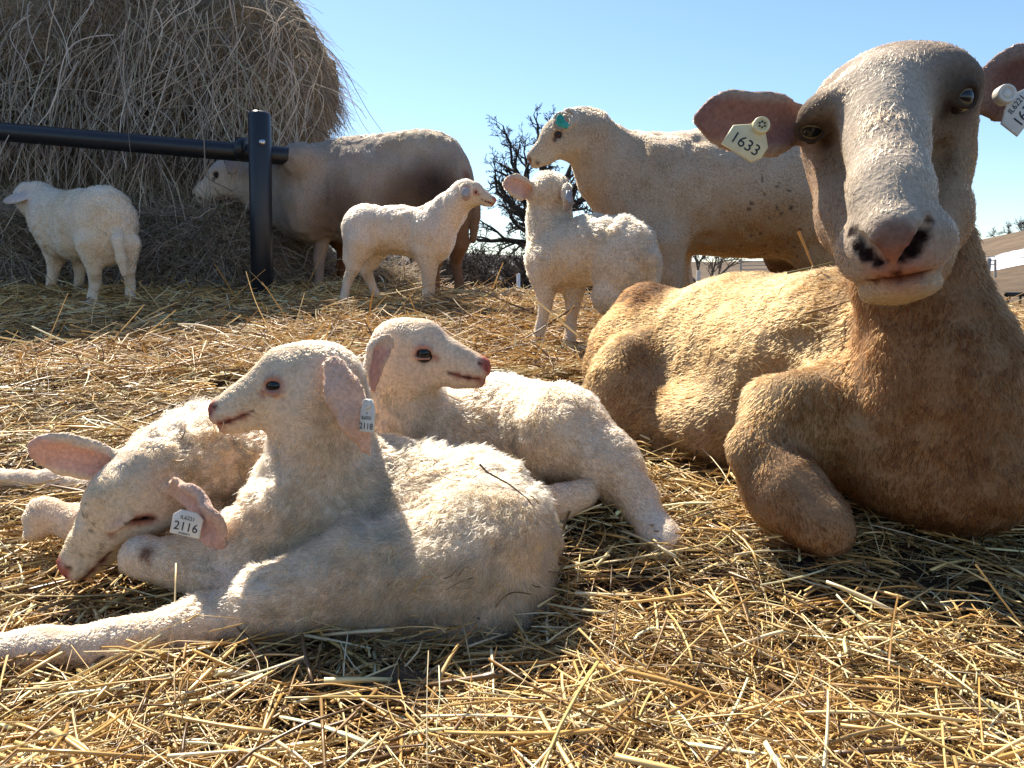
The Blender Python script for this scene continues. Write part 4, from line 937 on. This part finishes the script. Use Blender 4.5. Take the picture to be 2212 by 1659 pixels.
HAYC = np.array([(.27, .205, .135), (.20, .155, .105), (.35, .28, .19), (.13, .10, .07), (.23, .205, .11), (.46, .38, .27)])
def hay_strands(name, p, n, f, L, rad, parent, r, droop=.3, segs=6, wild=.35, pr=(.28, .2, .18, .14, .12, .08)):
    m = len(p); f = unit(f + wild * r.normal(size=(m, 3))); d = unit(f + n * (.25 + .35 * r.random((m, 1))))
    pts = np.empty((m, segs, 3)); s = unit(np.cross(d, n) + 1e-6); be = r.normal(0, .16, (m, 3)); tt = np.linspace(0, 1, segs)
    for j, t in enumerate(tt):
        pts[:, j] = p - n * .01 + d * (L * t)[:, None] + A(0, 0, -1) * (L * droop * t * t)[:, None] + s * (L * (be[:, 0] * np.sin(t * 5) + be[:, 1] * t * t * 1.5))[:, None]
    c = HAYC[r.choice(6, m, p=pr)] * A(1.45, 1.47, 1.6) * (1 + .18 * r.normal(size=(m, 1)))  # stems lifted and greyed: the haze of the flare is put into their colour
    return hair_np(name, pts, rad[:, None] * np.linspace(1, .5, segs)[None], np.clip(c, .02, .9), M_HAY, parent)
def sample(b, count, r):
    T = np.concatenate([b.Q[:, [0, 1, 2]], b.Q[:, [0, 2, 3]]]); ar = np.linalg.norm(np.cross(b.V[T[:, 1]] - b.V[T[:, 0]], b.V[T[:, 2]] - b.V[T[:, 0]]), axis=1)
    ti = r.choice(len(T), count, p=ar / ar.sum()); q = r.random((count, 2)); fl = q.sum(1) > 1; q[fl] = 1 - q[fl]; w = np.stack([1 - q.sum(1), q[:, 0], q[:, 1]], 1)
    return (b.V[T[ti]] * w[..., None]).sum(1), unit((b.N[T[ti]] * w[..., None]).sum(1)), (b.L[T[ti]] * w).sum(1)
def make_hay():
    r = np.random.default_rng(9)
    t = empty('hay_bale', (-1.8, 4.1, .35)); tag(t, 'huge round hay bale with a frayed overhanging top, eaten hollow below', 'hay bale')
    b = Body(.022, (.20, .155, .10), .05)
    ex = unit(A(1, .10, 0))
    c1, c0 = A(-1.80, 4.06, 1.16), A(-3.4, 3.95, 1.16)
    b.cap(c0, c1, .80, .76, .05, ln=.05); b.cap(A(-3.4, 3.95, 1.62), A(-1.86, 4.05, 1.62), .78, .74, .1)  # the upper roll is added unseen so the bale's shadow reaches the yard
    # end of the bale with its shoulder and lip
    b.ell(A(-1.50, 4.0, 1.36), (.58, .62, .54), .1); b.cap(A(-3.2, 3.58, 1.50), A(-1.20, 3.68, 1.50), .27, .24, .1); b.ell(A(-1.30, 3.95, 1.45), (.37, .45, .33), .08)
    b.ell(A(-1.5, 4.1, .8), (.50, .55, .6), .1)
    # hollow eaten under the lip, and round the end
    b.cap(A(-3.4, 3.10, .92), A(-.6, 3.20, .98), .36, .36, .1, op=-1); b.cap(A(-.74, 3.0, .98), A(-.74, 4.8, .96), .30, .30, .06, op=-1)
    b.cap(A(-3.2, 3.78, .25), A(-1.3, 3.8, .28), .42, .36, .15)
    b.surface(); b.lumps(.05, 6, 3); b.L[:] = .05; b.lumps(.03, 16, 5); b.lumps(.012, 45, 6)
    b.C = b.C * (1 + .35 * fnoise(b.V * 7, 2))[:, None]
    mesh_np('bale_core', b.V, [b.Q], mat_attr('hay_core', .9, .1, 0, 90, .5, 1.), t, True, b.C)
    p, n, _ = sample(b, 130000, r); k = (p[:, 1] < 4.4) & (p[:, 2] > .2); p, n = p[k], n[k]; m = len(p)
    layers = unit(np.stack([r.normal(size=m), .2 * r.normal(size=m), -.9 + .6 * vnoise(p * 3, 4)], 1))
    hay_strands('hay_stems', p, n, layers, np.exp(r.normal(-2.75, .5, m)).clip(.025, .22), np.exp(r.normal(-6.75, .3, m)).clip(.0006, .0022), t, r, .4)
    # long wisps hanging from the lip over the hollow
    m = 1300; x = -3.0 + 2.1 * r.random(m); p = np.stack([x, 3.36 + .10 * r.normal(size=m) + .12 * (x + 1.9).clip(0, 1), 1.40 + .16 * r.normal(size=m)], 1)
    hay_strands('hanging_wisps', p, np.repeat([[0., -1, .1]], m, 0), np.repeat([[0., -.1, -1]], m, 0), .18 + .35 * r.random(m), np.exp(r.normal(-6.25, .3, m)).clip(.001, .0035), t, r, .5, 8, .35, (.12, .1, .28, .05, .1, .35))
    # loose pile on the ground
    b2 = Body(.02, (.19, .15, .09), .03)
    for u, v, Y, ru, rv, rd in ((500, 595, 3.32, 120, 80, .16), (430, 540, 3.4, 150, 90, .2), (610, 610, 3.50, 90, 60, .14), (250, 600, 3.3, 150, 60, .2), (60, 585, 3.15, 140, 60, .2), (30, 510, 3.1, 100, 40, .14), (700, 622, 3.75, 70, 36, .2), (830, 628, 3.85, 70, 30, .2), (560, 520, 3.5, 90, 60, .15)):
        b2.elp(u, v, Y, ru, rv, rd, .1)
    b2.surface(); b2.lumps(.03, 11, 3); b2.lumps(.012, 40, 6); b2.C = b2.C * (1 + .3 * fnoise(b2.V * 9, 2))[:, None]
    o = mesh_np('loose_hay', b2.V, [b2.Q], bpy.data.materials['hay_core'], None, True, b2.C); tag(o, 'loose hay heaped on the ground under the bale', 'hay', None, 'stuff')
    p, n, _ = sample(b2, 42000, r); m = len(p)
    hay_strands('hay_stems', p, n, unit(r.normal(size=(m, 3)) * A(1, .6, .5)), np.exp(r.normal(-2.35, .5, m)).clip(.03, .3), np.exp(r.normal(-6.45, .3, m)).clip(.0009, .003), o, r, .2, 6, .3, (.22, .16, .24, .1, .14, .14))

def make_feeder():
    M = mat_plain('black_pipe', (.012, .014, .018), .38, .3, 60, .08, .5)
    steel = mat_plain('steel_bolt', (.55, .55, .55), .35, 0, 1, 0, .5, 1.)
    g = P(565, 650, 2.93); t = empty('feeder_rail', g); tag(t, 'black pipe feeder post with a rail running left in front of the hay bale', 'feeder')
    top, bot = P(560, 240, 2.9), P(566, 660, 2.94)
    R0 = mpx(23, 2.92)
    def pipe(name, a, b_, r, bevel=.012):
        d = unit(b_ - a); pts = [a, a + d * .001, a + d * bevel, b_ - d * bevel, b_ - d * .001, b_]
        o = tubes([(pts, A(r * .02, r * .75, r, r, r * .75, r * .02))], name, M, t, 28); return o
    pipe('post', bot + A(0, 0, -.08), top, R0)
    yr = 3.0
    pipe('rail', P(-260, 262, yr - .06), P(634, 339, yr + .03), mpx(19, yr))
    pipe('lower_rail', P(-260, 552, 3.10), P(165, 556, 3.10), mpx(17, 3.1))
    # flange sleeve where the rail meets the post, and the bolt
    a = P(523, 322, yr - .004); d = unit(P(648, 341, yr) - P(-260, 262, yr - .06)); pts = [a - d * .018, a - d * .017, a + d * .017, a + d * .018]
    tubes([(pts, A(.02, .043, .043, .02))], 'clamp', M, t, 28)
    c = P(573, 313, 2.9) + CBACK * (R0 * .86); z = unit(CBACK + A(.35, 0, 0)); 
    pts = [c - z * .008, c + z * .002, c + z * .0045, c + z * .006, c + z * .0062]; tubes([(pts, A(.011, .011, .0075, .006, .0005))], 'bolt', steel, t, 20)

# ------------------------------------------------------------------ trees, shrubs, posts, gate
M_BARK = mat_plain('bark', (.045, .036, .03), .9, .4, 6, .4, .1)
M_TWIG = mat_plain('twig_bark', (.06, .045, .035), .9, .3, 8, 0, .1)
M_GREYWOOD = mat_plain('weathered_wood', (.30, .27, .24), .85, .35, 14, .4, .1)
def branch(segs, p, d, L, r, depth, rr, spread, gnarl, thin=.0, lf=.42, one=.62):
    n = 6; pts, rad = [p.copy()], [r]; q = p.copy(); dd = d.copy()
    for i in range(n):
        dd = unit(dd + gnarl * rr.normal(size=3) + A(0, 0, .025)); q = q + dd * L / n; pts.append(q.copy()); rad.append(max(thin, r * (1 - .55 * (i + 1) / n)))
        if depth > 0 and i >= 1:
            for _ in range(1 if rr.random() < one else 2):
                a = unit(rr.normal(size=3)); a = unit(a - (a @ dd) * dd); ang = spread * (.6 + .6 * rr.random())
                branch(segs, q.copy(), unit(dd * math.cos(ang) + a * math.sin(ang)), L * (lf + .25 * rr.random()), rad[-1] * (.5 + .2 * rr.random()), depth - 1, rr, spread, gnarl * 1.08, thin, lf, one)
    segs.append((np.array(pts), np.array(rad)))
def bare_tree(name, base, limbs, trunk, label, cat, seed, depth=3, spread=.8, gnarl=.2, thin=.012, group=None, mat=None, lf=.42, one=.62):
    """limbs: (start point, direction, length, radius)"""
    rr = np.random.default_rng(seed); t = empty(name, base); tag(t, label, cat, group)
    if trunk: tubes(trunk, 'trunk', mat or M_BARK, t, 10)
    segs = []
    for p, d, L, r in limbs: branch(segs, A(*p), unit(A(*d)), L, r, depth, rr, spread, gnarl, thin, lf, one)
    tubes(segs, 'crown', mat or M_BARK, t, 4); return t
def make_background():
    Y = 30.
    q = lambda u, v, y=Y: P(u, v, y)
    base = q(1205, 655)
    trunk = [([base + A(0, 0, -1.), q(1200, 610), q(1192, 540), q(1190, 500)], A(.75, .55, .47, .44))]
    limbs = []
    sp = [((1190, 505), (1050, 270), .24), ((1190, 500), (1130, 300), .27), ((1190, 510), (1040, 470), .2), ((1192, 520), (1070, 590), .22), ((1190, 500), (1240, 300), .26), ((1195, 510), (1330, 420), .24),
          ((1195, 520), (1420, 520), .22), ((1190, 500), (1180, 270), .25), ((1192, 540), (1030, 545), .17), ((1195, 540), (1290, 600), .2), ((1190, 500), (1330, 330), .22), ((1190, 502), (1080, 370), .2), ((1190, 500), (1240, 265), .2), ((1190, 505), (1015, 430), .2), ((1190, 500), (1300, 280), .2), ((1190, 500), (1060, 320), .2), ((1190, 520), (1030, 500), .18), ((1192, 515), (1010, 390), .2), ((1195, 560), (1120, 620), .14)]
    rr = np.random.default_rng(4)
    for i, (a, b_, r) in enumerate(sp):
        p0, p1 = q(*a), q(*b_, Y + rr.normal() * 2.2); d = p1 - p0; limbs.append((p0, d, np.linalg.norm(d) * .72, r * .75))
    bare_tree('oak_tree', base, limbs, trunk, 'big bare oak with a spreading black crown beyond the pale ewe', 'tree', 12, 4, .85, .15, .0065, lf=.22, one=.85)
    # dark scrub below and beside it
    for i, (u, v, y, h, w_, lab) in enumerate(((1060, 640, 22, 2.1, 7, 'dark tangled shrub under the oak, just right of the grey brown ewe'), (1010, 640, 26, 2.0, 7, 'bare shrub behind the hind legs of the grey brown ewe'), (905, 650, 27, 1.9, 6, 'low bare scrub seen between the legs of the slim lamb'), (640, 640, 30, 2.0, 6, 'pale bare scrub seen beside the feeder post'), (1250, 650, 24, 1.6, 6, 'dark shrub seen under the woolly lamb'))):
        b0 = A(P(u, v, y)[0], y, ground_z([P(u, v, y)[0]], [y])[0]); rr = np.random.default_rng(60 + i); limbs = []
        for k in range(14):
            a = rr.random() * 6.28; limbs.append((b0 + A(rr.normal() * w_ * .25, rr.normal() * .6, 0), (math.cos(a) * .75, math.sin(a) * .5, .8), h * (.45 + .4 * rr.random()), .03))
        bare_tree('bare_shrub', b0, limbs, None, lab, 'shrub', 80 + i, 3, .75, .22, .008, 'bare shrubs below the yard', M_TWIG, one=.3)
    # ridge scrub on the right and along the middle ridge
    for i, (az, n_, lab) in enumerate(((31.6, 7, 'thin bare shrub on the hilltop at the right edge, nearest the ewe\'s neck'), (32.9, 8, 'thin bare shrub farthest right on the hilltop'), (14.0, 5, 'thin bare shrub on the far field ridge under the pale ewe'))):
        r_ = 84.; x, y = r_ * math.sin(R(az)), r_ * math.cos(R(az)); b0 = A(x, y, ground_z([x], [y])[0] - .1); rr = np.random.default_rng(160 + i); limbs = []
        for k in range(n_): a = rr.random() * 6.28; limbs.append((b0 + A(rr.normal() * 1.3, rr.normal(), 0), (math.cos(a) * .5, math.sin(a) * .3, 1), .6 + .5 * rr.random(), .022))
        bare_tree('bare_shrub', b0, limbs, None, lab, 'shrub', 180 + i, 2, .6, .16, .010, 'bare shrubs on the skyline', M_TWIG)
    # small tree and its post in the snow under the pale ewe's belly
    b0 = P(1508, 618, 19); b0[2] = ground_z([b0[0]], [19])[0]; rr = np.random.default_rng(9)
    limbs = [(b0 + A(.1, 0, .2), (-.75, 0, 1), 1.25, .05), (b0 + A(.3, .1, .1), (.75, .1, 1), 1.1, .045), (b0 + A(.15, .1, .2), (-.25, .1, 1), 1.0, .04), (b0 + A(.3, .1, .2), (.2, 0, 1), .9, .035), (b0 + A(-.1, .1, .1), (-1, 0, .35), 1.0, .03)]
    bare_tree('small_bare_tree', b0, limbs, [([b0 + A(.12, .05, -.1), b0 + A(.15, .05, .3)], A(.07, .055))], 'small bare tree in the snow, seen under the belly of the pale ewe', 'tree', 7, 2, .6, .13, .008)
    def post(u, v0, v1, y, r, lab, mat, name='fence_post'):
        top = P(u, v0, y); bt = P(u, v1, y); bt[0] = top[0]; bt = A(top[0], y, min(bt[2], ground_z([top[0]], [y])[0]) - .1); d = unit(top - bt)
        o = tubes([([bt, top - d * .012, top - d * .004, top], A(r, r, r * .8, r * .05))], name, mat, None, 12); tag(o, lab, 'fence post', 'posts of the far fence'); return o
    post(1509, 584, 615, 17, .05, 'thick grey wooden post beside the small bare tree in the snow', M_GREYWOOD)
    post(1120, 590, 650, 8, .018, 'thin white post behind the straw, between the slim lamb and the woolly lamb', mat_plain('white_fibreglass', (.75, .75, .75), .5))
    post(2136, 557, 590, 15, .05, 'short grey wooden post against the snowbank at the right', M_GREYWOOD)
    # steel gate at the right edge
    g0 = P(2172, 640, 7.0); t = empty('metal_gate', A(g0[0], 7., ground_z([g0[0]], [7.])[0])); tag(t, 'black metal yard gate at the right edge behind the ewe', 'gate')
    Mk = mat_plain('black_steel', (.015, .013, .013), .5, .2, 30)
    zt, x0 = P(2172, 636, 7.)[2], g0[0]; zb = zt - .75; e = A(1, .1, 0)
    tubes([([A(x0, 7, zt), A(x0, 7, zt) + e * 1.6], A(.02, .02))], 'top_rail', Mk, t, 8); tubes([([A(x0, 7, zb), A(x0, 7, zb) + e * 1.6], A(.018, .018))], 'bottom_rail', Mk, t, 8)
    for k in range(14):
        p = A(x0, 7, 0) + e * (.03 + k * .115); tubes([([A(p[0], p[1], zt), A(p[0], p[1], zb if k != 1 else zt - .35)], A(.011, .011) * (1.5 if k in (0, 2) else 1))], 'bar', Mk, t, 8)
    # rail fence far off in the middle gap
    t = empty('rail_fence', P(1745, 585, 26)); tag(t, 'distant grey rail fence in the snow, seen between the pale ewe\'s hind legs', 'fence')
    for v in (563, 571, 579): tubes([([P(1500 + 100, v + 3, 26), P(2150, v - 8, 26)], A(.022, .022))], 'rail', M_GREYWOOD, t, 6)
    for u in range(1600, 2151, 110): tubes([([P(u, 560, 26.06), P(u, 600, 26.06)], A(.04, .04))], 'post', M_GREYWOOD, t, 6)
    # black rubber tub behind the woolly lamb
    b0 = P(1290, 668, 3.35); prof = [(.0, .0), (.10, 0), (.115, .02), (.125, .12), (.14, .125), (.14, .14), (.125, .142), (.112, .06), (0, .05)]
    V, Q = [], []
    for r_, z_ in prof:
        for i in range(28): V.append((b0[0] + r_ * math.cos(i * math.pi / 14) * .45, b0[1] + r_ * math.sin(i * math.pi / 14) * .45, b0[2] - .01 + z_))
    for k in range(len(prof) - 1):
        for i in range(28): Q.append((k * 28 + i, k * 28 + (i + 1) % 28, (k + 1) * 28 + (i + 1) % 28, (k + 1) * 28 + i))
    tag(mesh_np('rubber_tub', A(*V), [np.array(Q)], mat_plain('black_rubber', (.012, .012, .014), .6), None), 'black rubber tub on the straw behind the woolly lamb', 'tub')

def make_bits():
    M = mat_plain('dung', (.022, .016, .012), .7, .4, 60, .8, .3); Ms = mat_plain('dry_dirt', (.10, .075, .05), .95, .4, 50, .9, .1)
    for (u, v, Y, r_, sx, lab, mt) in ((870, 1500, .685, .030, 1.35, 'dark brown clod of dirt in the straw below the curled lamb', Ms), (1742, 1215, .935, .017, 1.3, 'small black dung pat in the straw in front of the tan ewe', M), (130, 1625, .585, .022, 1.6, 'dirt clod in the straw at the bottom left corner', Ms)):
        V, Q = unit_sphere(); V = V.copy() * A(r_ * sx, r_, r_ * .62); nn = unit(V); V = V + nn * (r_ * .35 * fnoise(V / r_ * 1.6 + 7 * u, 3))[:, None] + nn * (r_ * .12 * fnoise(V / r_ * 6, 5))[:, None]
        c = P(u, v, Y); c[2] = ground_z([c[0]], [c[1]])[0] + r_ * .5
        tag(mesh_np('clod', V + c, [Q], mt, None), lab, 'clod', 'clods in the straw')
    # chaff caught in the coats
    r = np.random.default_rng(77); dg = bpy.context.evaluated_depsgraph_get(); roots, dirs = [], []
    zones = [(1500, 1830, 585, 800, 60), (820, 1150, 1000, 1300, 46), (350, 560, 900, 1000, 10), (1020, 1260, 840, 930, 14), (1400, 1700, 300, 400, 12)]
    for u0, u1, v0, v1, k in zones:
        for _ in range(k):
            d = P(r.uniform(u0, u1), r.uniform(v0, v1), 1.) - A(0, 0, CAMZ); ok, loc, nn, ix, ob, mx = SC.ray_cast(dg, Vector((0, 0, CAMZ)), Vector(d))
            if ok and ob.name.startswith('body'):
                nn = A(*nn); q = r.normal(size=3); q = unit(q - .9 * (q @ nn) * nn); roots.append(A(*loc) + nn * .009); dirs.append(q)
    m = len(roots)
    if m:
        o = strand_mesh('chaff', np.array(roots), np.array(dirs), r.uniform(.006, .035, m), r.uniform(.0004, .0009, m), r.normal(0, .25, (m, 3)), straw_cols(m, r) * .8, M_STRAW, None, 4)
        tag(o, 'bits of chaff and broken hay caught in the fleeces', 'chaff', None, 'stuff')
    # twigs lying on the animals
    Mt = mat_plain('dry_stem', (.22, .15, .07), .6, .3, 60); Mt2 = mat_plain('dark_stem', (.10, .06, .035), .6, .3, 60)
    def twig(pts, r, lab, mt):
        P3 = [P(*p) for p in pts]; tag(tubes([(np.array(P3), np.linspace(r, r * .4, len(P3)))], 'twig', mt, None, 6), lab, 'twig', 'stems lying on the sheep')
    twig([(1036, 1003, .745), (1052, 1020, .742), (1100, 1046, .742), (1140, 1078, .745), (1152, 1095, .75)], .0011, 'thin dark stem lying on the curled lamb\'s rump', Mt2)
    twig([(1738, 678, 1.08), (1790, 664, 1.08), (1850, 645, 1.08), (1861, 640, 1.08)], .0014, 'thin dry stem on the tan ewe\'s back, left end', Mt)
    twig([(1725, 500, 1.2), (1738, 530, 1.2), (1756, 575, 1.2)], .0026, 'broad orange straw standing up on the tan ewe\'s back', mat_plain('orange_stem', (.55, .30, .08), .5))
    twig([(1700, 590, 1.2), (1745, 580, 1.19), (1800, 566, 1.18)], .0024, 'green brown hay stem lying along the top of the tan ewe\'s back', mat_plain('green_stem', (.20, .17, .06), .6))

# ------------------------------------------------------------------ build
make_ground(); make_background(); make_feeder(); make_hay()
ewe_tan(); lamb_front(); lamb_sleeping(); lamb_behind(); lamb_looking_away(); lamb_profile(); lamb_at_hay(); ewe_pale(); ewe_eating()
make_straw(); make_bits()
